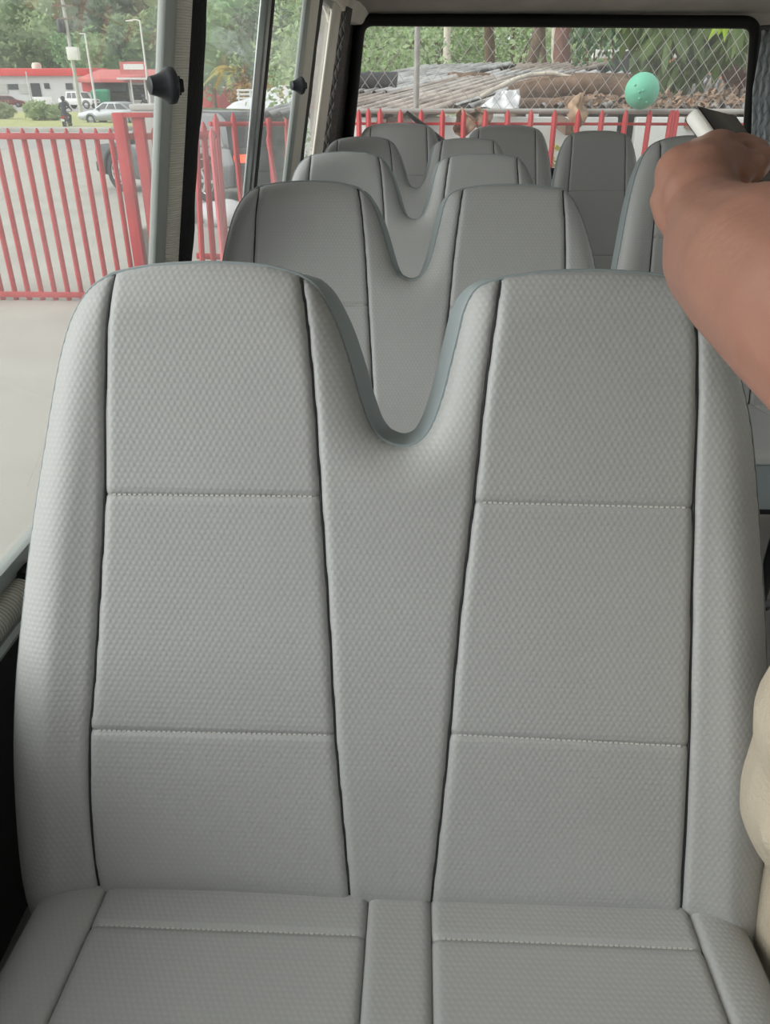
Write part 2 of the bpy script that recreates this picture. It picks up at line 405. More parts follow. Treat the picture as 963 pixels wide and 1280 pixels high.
def mono(curve, y):
    """point of a curve at height v = y"""
    for a, b in zip(curve[:-1], curve[1:]):
        if (a[1] - y) * (b[1] - y) <= 0 and abs(a[1] - b[1]) > 1e-9:
            t = (y - a[1]) / (b[1] - a[1]); return (a[0] + (b[0] - a[0]) * t, y)
    return curve[-1]
def cut(curve, p):
    """split a bottom-to-top curve at point p"""
    lo = [q for q in curve if q[1] < p[1] - 1e-4]; hi = [q for q in curve if q[1] > p[1] + 1e-4]
    return lo + [p], [p] + hi
def rev(l): return l[::-1]
def stitches(mb, a, b, h, n_pitch=.0058):
    a = Vector((a[0], -h, a[1])); b = Vector((b[0], -h, b[1])); d = b - a; n = int(d.length / n_pitch); ang = math.atan2(d.z, d.x)
    for i in range(1, n):
        mb.box(a + d * ((i) / n), (.0037, .0022, .0019), rot=(0, -ang, 0))
def seam_px(pts, hm=.021):
    P = crom(pts, 8); out = []; n = len(P)
    for i, p in enumerate(P):
        e = min(i, n - 1 - i) / 7.0
        out.append(uv_back(p[0], p[1], hm * math.sqrt(1 - (1 - min(1, e)) ** 2)))
    return out
def out_px(pts, n=8): return [uv_back(p[0], p[1], 0) for p in crom(pts, n)]

S1 = seam_px([(130, 1125), (117, 1040), (114, 930), (120, 850), (128, 720), (133, 617), (134, 480), (137, 390), (143, 342)])
S2 = seam_px([(440, 1136), (430, 1030), (420, 915), (412, 770), (402, 620), (394, 500), (384, 400), (375, 344)])
S3 = seam_px([(537, 1140), (550, 1030), (562, 915), (575, 770), (592, 627), (604, 510), (616, 420), (627, 348)])
S4 = seam_px([(847, 1153), (855, 1050), (860, 930), (863, 780), (866, 633), (870, 500), (870, 420), (866, 350)])
OL = out_px([(130, 1125), (95, 1133), (60, 1147), (42, 1138), (28, 1080), (20, 960), (22, 860), (31, 760), (44, 650), (58, 560), (73, 470), (86, 415), (100, 382), (118, 358), (143, 342)])
OTL = out_px([(143, 342), (190, 333), (260, 329), (330, 333), (375, 344)])
ON = out_px([(375, 344), (398, 362), (420, 402), (437, 450), (450, 495), (463, 530), (480, 550), (505, 558), (527, 550), (541, 530), (553, 498), (563, 460), (573, 420), (582, 385), (598, 360), (627, 348)])
OTR = out_px([(627, 348), (680, 341), (740, 339), (800, 342), (866, 350)])
OR = out_px([(866, 350), (885, 372), (902, 405), (918, 450), (935, 520), (943, 590), (950, 690), (956, 800), (958, 900), (958, 1000), (955, 1090), (947, 1160), (930, 1184), (900, 1178), (847, 1153)])
OBL = out_px([(130, 1125), (200, 1120), (300, 1121), (440, 1136)])
OBC = out_px([(440, 1136), (537, 1140)], 4)
OBR = out_px([(537, 1140), (700, 1143), (800, 1146), (847, 1153)])
for s, a, b in ((S1, OL[0], OL[-1]), (S2, ON and OBL[-1], ON[0]), (S3, OBC[-1], ON[-1]), (S4, OR[-1], OR[0])): s[0] = a; s[-1] = b
BENCH_OUT = OL[:-1] + OTL[:-1] + ON[:-1] + OTR[:-1] + OR[:-1] + rev(OBR)[:-1] + rev(OBC)[:-1] + rev(OBL)[:-1]
def head_panels(Sa, Sb, top, bot, rows):
    """the middle of one head: three panels divided by stitched lines"""
    out = []; a, b = Sa, Sb; base = bot; kind = 'o'; lines = []
    for (pa, pb) in rows:
        a0, a1 = cut(a, pa); b0, b1 = cut(b, pb); ln = [pa, pb]
        out.append([('s', rev(a0)), (kind, base), ('s', b0), ('t', rev(ln))])
        lines.append((pa, pb)); a, b, base, kind = a1, b1, ln, 't'
    out.append([('s', rev(a)), (kind, base), ('s', b), ('o', rev(top))])
    return out, lines
def vpx(px, py): return uv_back(px, py, .021)
LP, LL = head_panels(S1, S2, OTL, OBL, [(mono(S1, vpx(116, 910)[1]), mono(S2, vpx(420, 916)[1])), (mono(S1, vpx(133, 617)[1]), mono(S2, vpx(402, 620)[1]))])
RP, RL = head_panels(S3, S4, OTR, OBR, [(mono(S3, vpx(562, 915)[1]), mono(S4, vpx(860, 930)[1])), (mono(S3, vpx(592, 627)[1]), mono(S4, vpx(866, 634)[1]))])
BENCH_PANELS = [[('o', OL), ('s', rev(S1))]] + LP + [[('s', rev(S2)), ('o', OBC), ('s', S3), ('o', rev(ON))]] + RP + [[('s', S4), ('o', OR)]]
BENCH_SEAMS = [S1, S2, S3, S4]

def shell_mesh(outline, T, throat=None):
    """the gusset round the edge and the back cover"""
    mb = MB(); o = outline; n = len(o); ring = []
    prof = [(0, 0), (.4, .25), (.8, .6), (1.0, 1.0)]
    A = np.array(o); nx = np.roll(A, -1, 0) - np.roll(A, 1, 0); nx = nx / (np.hypot(nx[:, 0], nx[:, 1])[:, None] + 1e-9)
    area = sum(o[i - 1][0] * o[i][1] - o[i][0] * o[i - 1][1] for i in range(n))
    N = np.stack([nx[:, 1], -nx[:, 0]], 1) * (1 if area > 0 else -1)      # outward
    vs = []; fs = []
    wt = np.full(n, .0025)
    if throat is not None: wt = wt + .0115 * np.clip(1 - seg_dist(A, throat) / .03, 0, 1)
    for off, t in prof:
        for i in range(n):
            w = off * wt[i]
            vs.append((A[i, 0] + N[i, 0] * w, T * t, A[i, 1] + N[i, 1] * w))
    for k in range(len(prof) - 1):
        for i in range(n): fs.append((k * n + i, k * n + (i + 1) % n, (k + 1) * n + (i + 1) % n, (k + 1) * n + i))
    mb.add(vs, fs)
    return mb
def back_cover(outline, T):
    V, Fc = clip_grid(outline, .04); so = seg_dist(V, list(outline) + [outline[0]])
    h = T + .018 * np.sqrt(np.clip(1 - (1 - np.clip(so / .05, 0, 1)) ** 2, 0, 1))
    return MB().add([(u, hh, v) for (u, v), hh in zip(V, h)], Fc)
def hline(curve, outline, hmax, R, drop):
    V = np.array(curve); so = seg_dist(V, list(outline) + [outline[0]])
    h = hmax * np.sqrt(np.clip(1 - (1 - np.clip(so / R, 0, 1)) ** 2, 0, 1)) - drop
    return [(u, -hh, v) for (u, v), hh in zip(V, h)]
HM, RR, TH = .030, .055, .062
def rrect(x0, x1, y0, y1, r, n=6):
    out = []
    for cx, cy, a0 in ((x1 - r, y0 + r, -90), (x1 - r, y1 - r, 0), (x0 + r, y1 - r, 90), (x0 + r, y0 + r, 180)):
        for k in range(n + 1):
            a = math.radians(a0 + 90 * k / n); out.append((cx + r * math.cos(a), cy + r * math.sin(a)))
    return out
def cushion_parts(root, x0, x1, seams, stitch_rows, org, length=.46, extra=True):
    """cushion lies in its own plane: local z runs to the rear, local -y is up"""
    rot = (-math.radians(96), 0, 0); ol = rrect(x0, x1, -length, .05, .035)
    def vline(x): return [(x, -length), (x, .05)]
    xs = [x0] + seams + [x1]
    panels = []
    # each strip between two seams
    for i in range(len(xs) - 1):
        a, b = xs[i], xs[i + 1]
        edges = []
        lo = [(max(a, min(b, p[0])), p[1]) for p in ol if a - 1e-6 <= p[0] <= b + 1e-6]
        if i == 0:
            edges = [('s', [(b, .05), (b, -length)]), ('o', [(b, -length)] + [p for p in rev(ol) if p[0] < b and p[1] < -length / 2] + [p for p in rev(ol) if p[0] < b and p[1] >= -length / 2] + [(b, .05)])]
        elif i == len(xs) - 2:
            edges = [('s', [(a, -length), (a, .05)]), ('o', [(a, .05)] + [p for p in rev(ol) if p[0] > a and p[1] > -length / 2] + [p for p in rev(ol) if p[0] > a and p[1] <= -length / 2] + [(a, -length)])]
        else:
            rows = stitch_rows if (b - a) > .12 else []
            y = -length; base = ('o', [(a, -length), (b, -length)])
            for r in rows:
                panels.append([('s', [(a, r), (a, y)]), base, ('s', [(b, y), (b, r)]), ('t', [(b, r), (a, r)])]); y = r; base = ('t', [(a, r), (b, r)])
            edges = [('s', [(a, .05), (a, y)]), base, ('s', [(b, y), (b, .05)]), ('o', [(b, .05), (a, .05)])]
        panels.append(edges)
    c = panels_mesh(panels, ol, .030, .05, .0055, 0).build('seat_cushion', M['vinyl'], root, 60, fix=False)
    c.location = org; c.rotation_euler = rot
    g = shell_mesh(ol, .11)
    g.add([(p[0], .11, p[1]) for p in ol], [tuple(range(len(ol)))])
    go = g.build('cushion_side', M['gusset'], c, 40)
    pp = MB().tube([(p[0], -.001, p[1]) for p in ol], .003, 6, closed=True).build('piping', M['gusset'], c)
    for i in range(len(xs) - 1):
        if i in (0, len(xs) - 2) or xs[i + 1] - xs[i] < .12: continue
        for r in stitch_rows:
            st = MB(); stitches(st, (xs[i] + .008, r), (xs[i + 1] - .008, r), .0272); tag(st.build('stitching', M['thread'], c), kind='stuff')
    return c
def under_frame(root, x0, x1, front, rear, top):
    """welded base: rails and four legs, in the seat's own frame (z = 0 on the floor)"""
    f = MB()
    for y in (front, rear): f.box(((x0 + x1) / 2, y, top), (x1 - x0, .035, .03), bev=.004)
    for x in (x0, x1): f.box((x, (front + rear) / 2, top), (.03, rear - front, .03), bev=.004)
    f.build('base_frame', M['steel'], root)
    for x in (x0 + .03, x1 - .03):
        for y in (front + .02, rear - .02):
            l = MB().tube([(x, y, top), (x, y, .012)], .016, 10); l.lathe([(.03, 0), (.03, .012), (.016, .02)], 12, Matrix.Translation((x, y, 0)))
            l.build('leg', M['steel'], root)
ROW_W = ZB - FLOOR            # height of the backrest's lower edge over the floor
def make_seat(name, outline, panels, seams, st_lines, cush, label, cat, group, throat=None):
    root = empty(name, (0, 0, 0), 0, label, cat, group)
    b = panels_mesh(panels, outline, HM, RR, .0045).build('backrest', M['vinyl'], root, 60, fix=False)
    b.location = (0, 0, ROW_W); b.rotation_euler = (-RA, 0, 0)
    shell_mesh(outline, TH, throat).build('edge_gusset', M['gusset'], b, 50)
    back_cover(outline, TH).build('back_cover', M['vinyl_dark'], b, 60)
    p = MB().tube([(q[0], -.0005, q[1]) for q in outline], .0026, 6, closed=True); p.build('piping', M['gusset'], b)
    for s in seams: MB().tube(hline(s, outline, HM, RR, .0054), .0015, 6).build('seam_shade', M['seamshade'], b)  # dark tubes laid in the grooves paint in the seam shadow
    for a, c in st_lines:
        d = .006 / max(1e-6, math.hypot(c[0] - a[0], c[1] - a[1])); L = lambda t: (a[0] + (c[0] - a[0]) * t, a[1] + (c[1] - a[1]) * t)
        st = MB(); stitches(st, L(d), L(1 - d), HM - .0034 + .0003); tag(st.build('stitching', M['thread'], b), kind='stuff')
    x0, x1, cs, rows = cush
    cushion_parts(root, x0, x1, cs, rows, (0, 0, ROW_W + .012))
    under_frame(root, x0 + .06, x1 - .06, -.36, -.02, ROW_W - .10)
    # hinge brackets that carry the backrest
    for x in (x0 + .02, x1 - .02):
        MB().hexa([(x - .012, -.10, ROW_W - .16), (x + .012, -.10, ROW_W - .16), (x + .012, .05, ROW_W - .16), (x - .012, .05, ROW_W - .16),
                   (x - .012, .03, ROW_W + .10), (x + .012, .03, ROW_W + .10), (x + .012, .085, ROW_W + .10), (x - .012, .085, ROW_W + .10)], .004).build('hinge_bracket', M['black'], root)
    return root
bench = make_seat('double_seat', BENCH_OUT, BENCH_PANELS, BENCH_SEAMS, LL + RL, (-.425, .42, [-.34, -.024, .050, .352], [-.063]),
                  'nearest grey vinyl double seat filling the foreground', 'bus seat', 'double seats left of the aisle', ON[4:-4])
PITCH_Y = .876
BENCH_LABELS = ['nearest and largest grey vinyl double seat filling the foreground',
                'grey vinyl double seat directly behind the largest foreground seat, second in the line',
                'grey vinyl double seat third in the line on the left side',
                'small looking grey vinyl double seat fourth in the line, just ahead of the rear bench']
for i in range(4):
    place(bench, i > 0, (XS, YB + i * PITCH_Y, FLOOR), 0, BENCH_LABELS[i], 'double seats left of the aisle')
# single seats
def single_shape(w=.23, H=.766):
    half = [(0, .0), (.10, .0), (.155, -.006), (w - .02, -.018), (w, .02), (w + .008, .16), (w + .004, .30), (w - .016, .47), (w - .034, .60), (w - .055, .69), (w - .085, .742), (.08, H - .003), (0, H)]
    R_ = crom(half, 6); Lf = [(-x, y) for x, y in rev(R_)]
    out = rev(R_[:-1]) + [(-x, y) for x, y in R_[1:-1]]     # from top? closed loop
    return R_, out
def single_panels(w=.23, sx=.135):
    R_, _ = single_shape(w)
    # split the right half outline at the seam ends
    ib = min(range(len(R_) // 2), key=lambda i: abs(R_[i][0] - sx)); it = min(range(len(R_) // 2, len(R_)), key=lambda i: abs(R_[i][0] - (sx - .012)))
    bot, sid, top = R_[:ib + 1], R_[ib:it + 1], R_[it:]
    mir = lambda l: [(-x, y) for x, y in l]
    SR = crom([R_[ib], (sx + .008, .2), (sx + .004, .45), R_[it]], 10); SL = mir(SR)
    OB = mir(rev(bot))[:-1] + bot; OT = mir(rev(top[:-1]))  # left part of the top, centre to seam
    topLR = mir(top)[:-1] + rev(top)
    rows = [(mono(SL, .20), mono(SR, .20)), (mono(SL, .49), mono(SR, .49))]
    mid, lines = head_panels(SL, SR, topLR, OB, rows)
    pan = [[('o', mir(sid)), ('s', rev(SL))]] + mid + [[('s', SR), ('o', rev(sid))]]
    outline = mir(rev(bot))[:-1] + bot[:-1] + sid[:-1] + top[:-1] + mir(rev(top))[:-1] + mir(rev(sid))[:-1]
    return outline, pan, [SL, SR], lines
so_, sp_, ss_, sl_ = single_panels()
single = make_seat('single_seat', so_, sp_, ss_, sl_, (-.235, .235, [-.15, .15], [-.063]), 'x', 'bus seat', 'single seats at the rear')
def top_to_base(px, py, d):
    """floor position of a seat whose top centre shows at (px, py) at that depth"""
    p = at_depth(px, py, d); return Vector((p.x, p.y - .766 * BS.y, p.z - .766 * BS.z - ROW_W))
REAR = [(499, 154, 4.12, 'grey single seat at the left end of the rear bench, the wiper rising beside it'),
        (634, 157, 4.12, 'grey single seat on the rear bench between the wiper and the middle seat'),
        (748, 164, 3.6, 'dark grey single seat standing alone below the mint green ball')]
used = False
for px, py, d, lab in REAR:
    q = top_to_base(px, py, d); o_ = place(single, used, (q.x, q.y, q.z), 0, lab, 'single seats at the rear'); used = True; o_.scale = (1.16 if d > 4 else .95, 1, 1)
q = top_to_base(866, 170, 2.14)
aisle = place(single, True, (.795, q.y, q.z), 0, 'grey single seat on the right half hidden behind the raised brown arm', 'single seats at the rear')
aisle.scale = (1.06, 1, 1)
q = top_to_base(890, 162, 3.6)
o_ = place(single, True, (1.50, 3.15, .862), 0, 'grey single seat behind the phone hand, only its dark top corner showing', 'single seats at the rear')
o_.scale = (1, 1, 1)
# ------------------------------------------------------------------ bus shell
H = lambda h: CAMZ - h
WX = lambda h: -(.438 + .186 * h)
WN = Vector((1, 0, -.186)).normalized()
def wp(Y, h, off=0.0):
    """point of the leaning left wall at distance Y and drop h below the eye, off = inwards"""
    return Vector((WX(h) + off, Y, H(h)))
def wall_at(px, py, off=0.0):
    return on_plane(px, py, Vector((-.438 + off, 0, CAMZ)), Vector((1, 0, -.186)))
def slab(mb, y0, y1, h0, h1, t0, t1, bev=0.0, y0t=None, y1t=None):
    """h0 lower drop, h1 upper drop"""
    y0t = y0 if y0t is None else y0t; y1t = y1 if y1t is None else y1t
    return mb.hexa([wp(y0, h0, t0), wp(y1, h0, t0), wp(y1, h0, t1), wp(y0, h0, t1), wp(y0t, h1, t0), wp(y1t, h1, t0), wp(y1t, h1, t1), wp(y0t, h1, t1)], bev)
YF, YR = -1.45, 4.86
SILL, LINT = .60, -.33
XR = 2.0
ROOFZ = CAMZ + .46
# left wall
m = MB(); slab(m, YF, YR, 1.30, SILL + .035, -.07, -.005); struct(m, 'wall_left', M['panel'])
m = MB(); slab(m, YF, YR, LINT, -.40, -.07, 0.004, .006); struct(m, 'trim_1', M['ivory'])
# sill: aluminium channel, pale lip, ribbed weather strip with its splice
yp = lambda px, off=0.0: wall_at(px, 100, off).y
m = MB(); slab(m, YF, 1.50, .600, .570, -.024, -.004, .002); struct(m, 'trim_2', M['sash'])
m = MB().tube([wp(y, .606, .002) for y in (.925, 1.2, 1.5, 1.9, 2.6, 3.4, 4.3)], .013, 12); struct(m, 'trim_3', M['ivory'])
m = MB().tube([wp(y, .618, .004) for y in (YF, -.3, .2, .6, .86, .885)], [.021, .021, .021, .021, .021, .019], 14); struct(m, 'trim_4', M['riby'])
m = MB(); a = wp(.905, .614, .005); m.tube([a + Vector((0, -.014, 0)), a, a + Vector((0, .014, 0))], [.021, .0215, .0205], 14); struct(m, 'trim_5', M['rubber'])
m = MB().tube([wp(y, .665, .004) for y in (YF, .3, 1.5, 3, 4.3)], .012, 8); struct(m, 'trim_6', M['sash'])
# pillar between the two windows: ribbed strip and black padded pillar
def wall_band(mb, ya, yb, t0, t1, bev, lo=SILL + .02, hi=LINT - .02): return slab(mb, ya, yb, lo, hi, t0, t1, bev)
m = MB(); wall_band(m, yp(232), yp(254), -.024, -.004, .004); struct(m, 'pillar_1', M['panel'])
ra, rb = yp(221.5, .0), yp(239.5, .0)
def strip(ya, yb, name, material):
    """half-round strip standing on the leaning wall between two distances"""
    mb = MB(); n = 30; pr = [((ya + yb) / 2 + (ya - yb) / 2 * math.cos(PI * k / 10), -.014 + .026 * math.sin(PI * k / 10)) for k in range(11)]; k = len(pr); rings = []
    for i in range(n + 1):
        h = SILL + .02 + (LINT - .01 - SILL) * i / n; rings.append([wp(y, h, t) for y, t in pr])
    mb.add([p for r in rings for p in r], [(i * k + j, i * k + j + 1, (i + 1) * k + j + 1, (i + 1) * k + j) for i in range(n) for j in range(k - 1)] + [tuple(range(k)), tuple(n * k + j for j in range(k))] + [(i * k, (i + 1) * k, (i + 1) * k + k - 1, i * k + k - 1) for i in range(n)])
    return struct(mb, name, material, 50)
strip(ra, rb, 'trim_7', M['ribw'])
# black cloth cover hanging over the pillar, gently wavy edge
def cloth_cover(y0, y1, t0, t1, name, material, n=40, amp=.006):
    mb = MB(); rings = []
    for i in range(n + 1):
        h = SILL + .02 + (LINT - .03 - SILL) * i / n; w = amp * (math.sin(i * .55) + .6 * math.sin(i * 1.3 + 1))
        prof = [(y0, t0), (y0 + .004, t1 * .8), (y0 + .02, t1), ((y0 + y1) / 2, t1 + .004), (y1 - .02 + w, t1 + .002), (y1 + w, t1 * .7), (y1 + w, t0)]
        rings.append([wp(y, h, t) for y, t in prof])
    k = len(rings[0]); mb.add([p for r in rings for p in r], [(i * k + j, i * k + j + 1, (i + 1) * k + j + 1, (i + 1) * k + j) for i in range(n) for j in range(k - 1)] + [tuple(range(k)), tuple(n * k + j for j in range(k))])
    return struct(mb, name, material, 50)
cloth_cover(yp(237, .014), yp(256, .014), -.01, .014, 'trim_8', M['cloth'])
# second pillar with its ivory strip
m = MB(); wall_band(m, yp(384.5), yp(390), -.016, -.004, .004); struct(m, 'pillar_2', M['panel'])
strip(yp(379.5), yp(386.5), 'trim_9', M['ivory'])
cloth_cover(yp(386, .008), yp(392, .008), -.01, .008, 'trim_10', M['rubber'], amp=.008)
# pale frame after the quarter light, then the quilted rear corner
m = MB(); slab(m, yp(404.5), yp(415), SILL, LINT, -.010, .002, .006, yp(405), yp(415)); struct(m, 'trim_11', M['ivory'])
# ---- windows
def frame_window(n, y0, y1, bars, latch=None, sash_end=None):
    w = empty('window_%d' % n, wp((y0 + y1) / 2, SILL, -.03)); tag(w, kind='structure')
    inv = Matrix.Translation(-Vector(w.location))
    def part(mb, name, material, smooth=35): return mb.xf(inv).build(name, material, w, smooth)
    edges = [y0] + bars + [y1]
    for i in range(len(edges) - 1):
        off = -.012 if i % 2 == 0 else -.018
        mb = MB(); slab(mb, edges[i], edges[i + 1], SILL, LINT, off - .004, off); part(mb, 'glass_pane', M['glass'], None)
    for b in bars:
        mb = MB(); slab(mb, b - .10, b + .03, SILL, LINT, -.014, -.006, .003); slab(mb, b - .035, b - .005, SILL, LINT, -.012, -.001, .002); mr = part(mb, 'meeting_rail', M['alu'])
        mb = MB(); slab(mb, b + .031, b + .075, SILL, LINT, -.016, -.005, .002); mb.xf(inv).build('rubber_seal', M['rubber'], mr)
    if sash_end:
        mb = MB(); slab(mb, sash_end[0], sash_end[1], SILL, LINT, -.022, -.007, .003); s = part(mb, 'sash', M['sash'])
        mb = MB(); slab(mb, sash_end[1] - .004, sash_end[1] + .006, SILL, LINT, -.022, -.004, .002); part(mb, 'sash_lip', M['white'])
    mb = MB(); slab(mb, y0, y1, LINT + .03, LINT, -.022, -.006, .003); part(mb, 'top_rail', M['sash'])
    if latch:
        p = wall_at(latch[0], latch[1], .030); ax = Vector((-.80, -.60, 0)); q = ax.to_track_quat('Z', 'Y').to_matrix().to_4x4()
        # a cone-shaped pull, its flange, and a rectangular body on the sash
        T = Matrix.Translation(p) @ q @ Matrix.Scale(.78, 4)
        lt = MB().lathe([(.013, .046), (.017, .044), (.0195, .032), (.024, .020), (.030, .011), (.034, .006), (.035, .0), (.034, -.006), (.028, -.010), (.012, -.011)], 28, T).xf(inv).build('latch', M['black'], w, 40)
        mb = MB(); mb.box(p - ax * .013, (.022, .020, .014), rot=q.to_3x3(), bev=.003); mb.box(p - ax * .019 + Vector((-.010, .002, 0)), (.028, .028, .008), rot=q.to_3x3(), bev=.002)
        mb.xf(inv).build('latch_body', M['rubber'], lt)
    return w
frame_window(1, YF, yp(219, -.006), [], (213, 107), (yp(204, -.007), yp(219, -.007)))
frame_window(2, yp(254), yp(380, -.006), [yp(326.5, -.01)], (376, 107), (yp(372.5, -.007), yp(379, -.007)))
frame_window(3, yp(390), yp(405), [])
# ---- rear wall with its big window
TLc, BLc, BRc, TRc = Vector((-.330, 4.85, CAMZ + .325)), Vector((-.430, 4.85, CAMZ - .42)), Vector((1.84, 4.85, CAMZ - .42)), Vector((1.735, 4.85, CAMZ + .308))
def rcorner(pts, r, n=5):
    out = []
    for i in range(len(pts)):
        p, a, b = pts[i], pts[i - 1], pts[(i + 1) % len(pts)]
        u = (a - p).normalized(); v = (b - p).normalized()
        for k in range(n + 1):
            t = k / n; q = p + u * r * (1 - t) ** 2 + v * r * t ** 2; out.append(q)
    return out
loop = rcorner([TLc, BLc, BRc, TRc], .07)
def ring_wall(inner, outer, y0, y1):
    """a wall between an inner loop and an outer rectangle, of real thickness"""
    b = bmesh.new(); n = len(inner)
    def proj(p):
        x = min(max(p.x, outer[0]), outer[1]); z = min(max(p.z, outer[2]), outer[3]); d = [abs(x - outer[0]), abs(x - outer[1]), abs(z - outer[2]), abs(z - outer[3])]
        c = Vector(((outer[0] + outer[1]) / 2, 0, (outer[2] + outer[3]) / 2)); v = Vector((p.x - c.x, 0, p.z - c.z))
        t = min((abs((outer[1] - c.x) / v.x) if abs(v.x) > 1e-6 else 9e9), (abs((outer[3] - c.z) / v.z) if abs(v.z) > 1e-6 else 9e9)); q = c + v * t; return q
    mb = MB(); vs = []
    for y in (y0, y1):
        vs += [(p.x, y, p.z) for p in inner] + [(proj(p).x, y, proj(p).z) for p in inner]
    fs = []
    for k in (0, 2):
        for i in range(n): j = (i + 1) % n; fs.append((k * n + i, k * n + j, (k + 1) * n + j, (k + 1) * n + i))
    for i in range(n): j = (i + 1) % n; fs.append((i, j, 2 * n + j, 2 * n + i)); fs.append((n + i, n + j, 3 * n + j, 3 * n + i))
    b.free(); return mb.add(vs, fs)
struct(ring_wall(loop, (-.62, XR + .1, FLOOR, ROOFZ + .02), 4.85, 4.93), 'wall_rear', M['header'], 30)
w4 = empty('window_4', (.7, 4.87, CAMZ)); tag(w4, kind='structure')
mb = MB().prism([(p.x - .7, p.z - CAMZ) for p in loop], 'y', .02, .026); mb.build('glass_pane', M['glassr'], w4, None)
lp = [Vector((p.x - .7, -.03, p.z - CAMZ)) for p in rcorner([TLc, BLc, BRc, TRc], .07, 8)]
MB().tube(lp, .030, 10, closed=True).build('rubber_gasket', M['rubber'], w4, 60)
# header moulding above the rear window, coved roof corners
m = MB(); m.prism([(4.50, CAMZ + .47), (4.66, CAMZ + .415), (4.80, CAMZ + .352), (4.85, CAMZ + .34), (4.85, CAMZ + .47)][::-1], 'x', -.36, XR) if False else m.hexa([(-.50, 4.60, CAMZ + .40), (XR, 4.60, CAMZ + .40), (XR, 4.85, CAMZ + .345), (-.42, 4.85, CAMZ + .345), (-.50, 4.55, CAMZ + .46), (XR, 4.55, CAMZ + .46), (XR, 4.85, CAMZ + .46), (-.42, 4.85, CAMZ + .46)], .012)
struct(m, 'trim_12', M['header'])
# quilted rear left corner
mb = MB(); rings = []
for i in range(31):
    h = SILL + .2 - (SILL + .2 - LINT + .02) * i / 30
    xe = TLc.x + (BLc.x - TLc.x) * (h + .325) / .745
    rings.append([wp(4.36 + .04 * (SILL - h), h, -.03), wp(4.37 + .04 * (SILL - h), h, .012), Vector((WX(h) + .025, 4.55, H(h))), Vector((WX(h) * .75 + xe * .25 - .005, 4.72, H(h))), Vector((xe - .045, 4.80, H(h))), Vector((xe - .02, 4.86, H(h)))])
k = len(rings[0]); mb.add([p for r in rings for p in r], [(i * k + j, i * k + j + 1, (i + 1) * k + j + 1, (i + 1) * k + j) for i in range(30) for j in range(k - 1)])
struct(mb, 'trim_13', M['quiltd'], 50)
mb = MB(); rings = []
for i in range(9):
    a = i / 8 * PI / 2; rings.append([wp(YF, -.37, .0), ]); rings[-1] = [Vector((WX(-.36) - .01 + .26 * (1 - math.cos(a)), y, CAMZ + .36 + .11 * math.sin(a))) for y in (YF, 4.84)]
mb.add([p for r in rings for p in r], [(2 * i, 2 * i + 1, 2 * i + 3, 2 * i + 2) for i in range(8)])
struct(mb, 'trim_14', M['ceil'], 60)
# small moulded end cap where the cove meets the rear pillar
m = MB().hexa([(-.46, 4.42, CAMZ + .315), (-.33, 4.78, CAMZ + .30), (-.30, 4.86, CAMZ + .30), (-.50, 4.84, CAMZ + .30), (-.50, 4.40, CAMZ + .39), (-.28, 4.70, CAMZ + .41), (-.24, 4.86, CAMZ + .41), (-.52, 4.86, CAMZ + .41)], .012); struct(m, 'trim_15', M['ceil'])
# right wall: lower panel, pillars, lintel and windows
m = MB().box((XR + .04, (YF + YR) / 2, (FLOOR + H(.6)) / 2), (.08, YR - YF, H(.6) - FLOOR)); struct(m, 'wall_right', M['ivory'])
m = MB().box((XR + .04, (YF + YR) / 2, H(-.40)), (.08, YR - YF, .16), bev=.01); struct(m, 'trim_16', M['ivory'])
for i, (a, b_) in enumerate(((1.6, 1.8), (3.4, 3.65), (-1.45, -1.35))):
    m = MB().box((XR + .04, (a + b_) / 2, H(.14)), (.08, b_ - a, .95), bev=.005); struct(m, 'pillar_%d' % (i + 3), M['panel'])
for i, (a, b_) in enumerate(((-1.35, 1.6), (1.8, 3.4), (3.65, 4.5))):
    w = empty('window_%d' % (5 + i), (XR + .03, (a + b_) / 2, H(.14))); tag(w, kind='structure')
    MB().box((0, 0, 0), (.005, b_ - a, .95)).build('glass_pane', M['glass'], w, None)
    mb = MB()
    for s in (-1, 1): mb.box((0, 0, s * .46), (.04, b_ - a, .03), bev=.004)
    mb.build('frame_rail', M['sash'], w)
# roof and floor
m = MB().box(((WX(0) + XR) / 2 - .05, (YF + YR) / 2, ROOFZ + .03), (XR - WX(0) + .35, YR - YF + .1, .05), bev=.01); struct(m, 'ceiling', M['ceil'])
m = MB().box(((WX(1.3) + XR) / 2, (YF + YR) / 2 - .4, FLOOR - .03), (XR - WX(1.3) + .1, YR - YF + .9, .06)); struct(m, 'floor', M['floor'])
# low platform that carries the rear seats (their feet stand a little off the floor)
# quilted curtain by the rear right corner
mb = MB(); rings = []
a0, a1 = Vector((1.768, 4.80, 0)), Vector((1.97, 4.55, 0))
nf = 60
for i in range(nf + 1):
    t = i / nf; p = a0.lerp(a1, t); off = .012 * math.sin(t * 9 * 2 * PI)
    nrm = Vector((-.78, -.62, 0)); b_ = p + nrm * (off + .01)
    rings.append([Vector((b_.x, b_.y, CAMZ + .27)), Vector((b_.x + .008, b_.y, CAMZ + .0)), Vector((b_.x + .05, b_.y, CAMZ - .22)), Vector((b_.x + .06, b_.y, CAMZ - .45))])
mb.add([p for r in rings for p in r], [(i * 4 + j, i * 4 + j + 1, i * 4 + 5 + j, i * 4 + 4 + j) for i in range(nf) for j in range(3)])
cu = mb.build('curtain', M['quilt'], None, 60); tag(cu, 'grey quilted curtain tied at the right of the rear window', 'curtain')
sm = cu.modifiers.new('thick', 'SOLIDIFY'); sm.thickness = .008
MB().tube([(1.75, 4.80, CAMZ + .28), (1.97, 4.52, CAMZ + .28)], .012, 10).build('curtain_rail', M['steel'], cu)
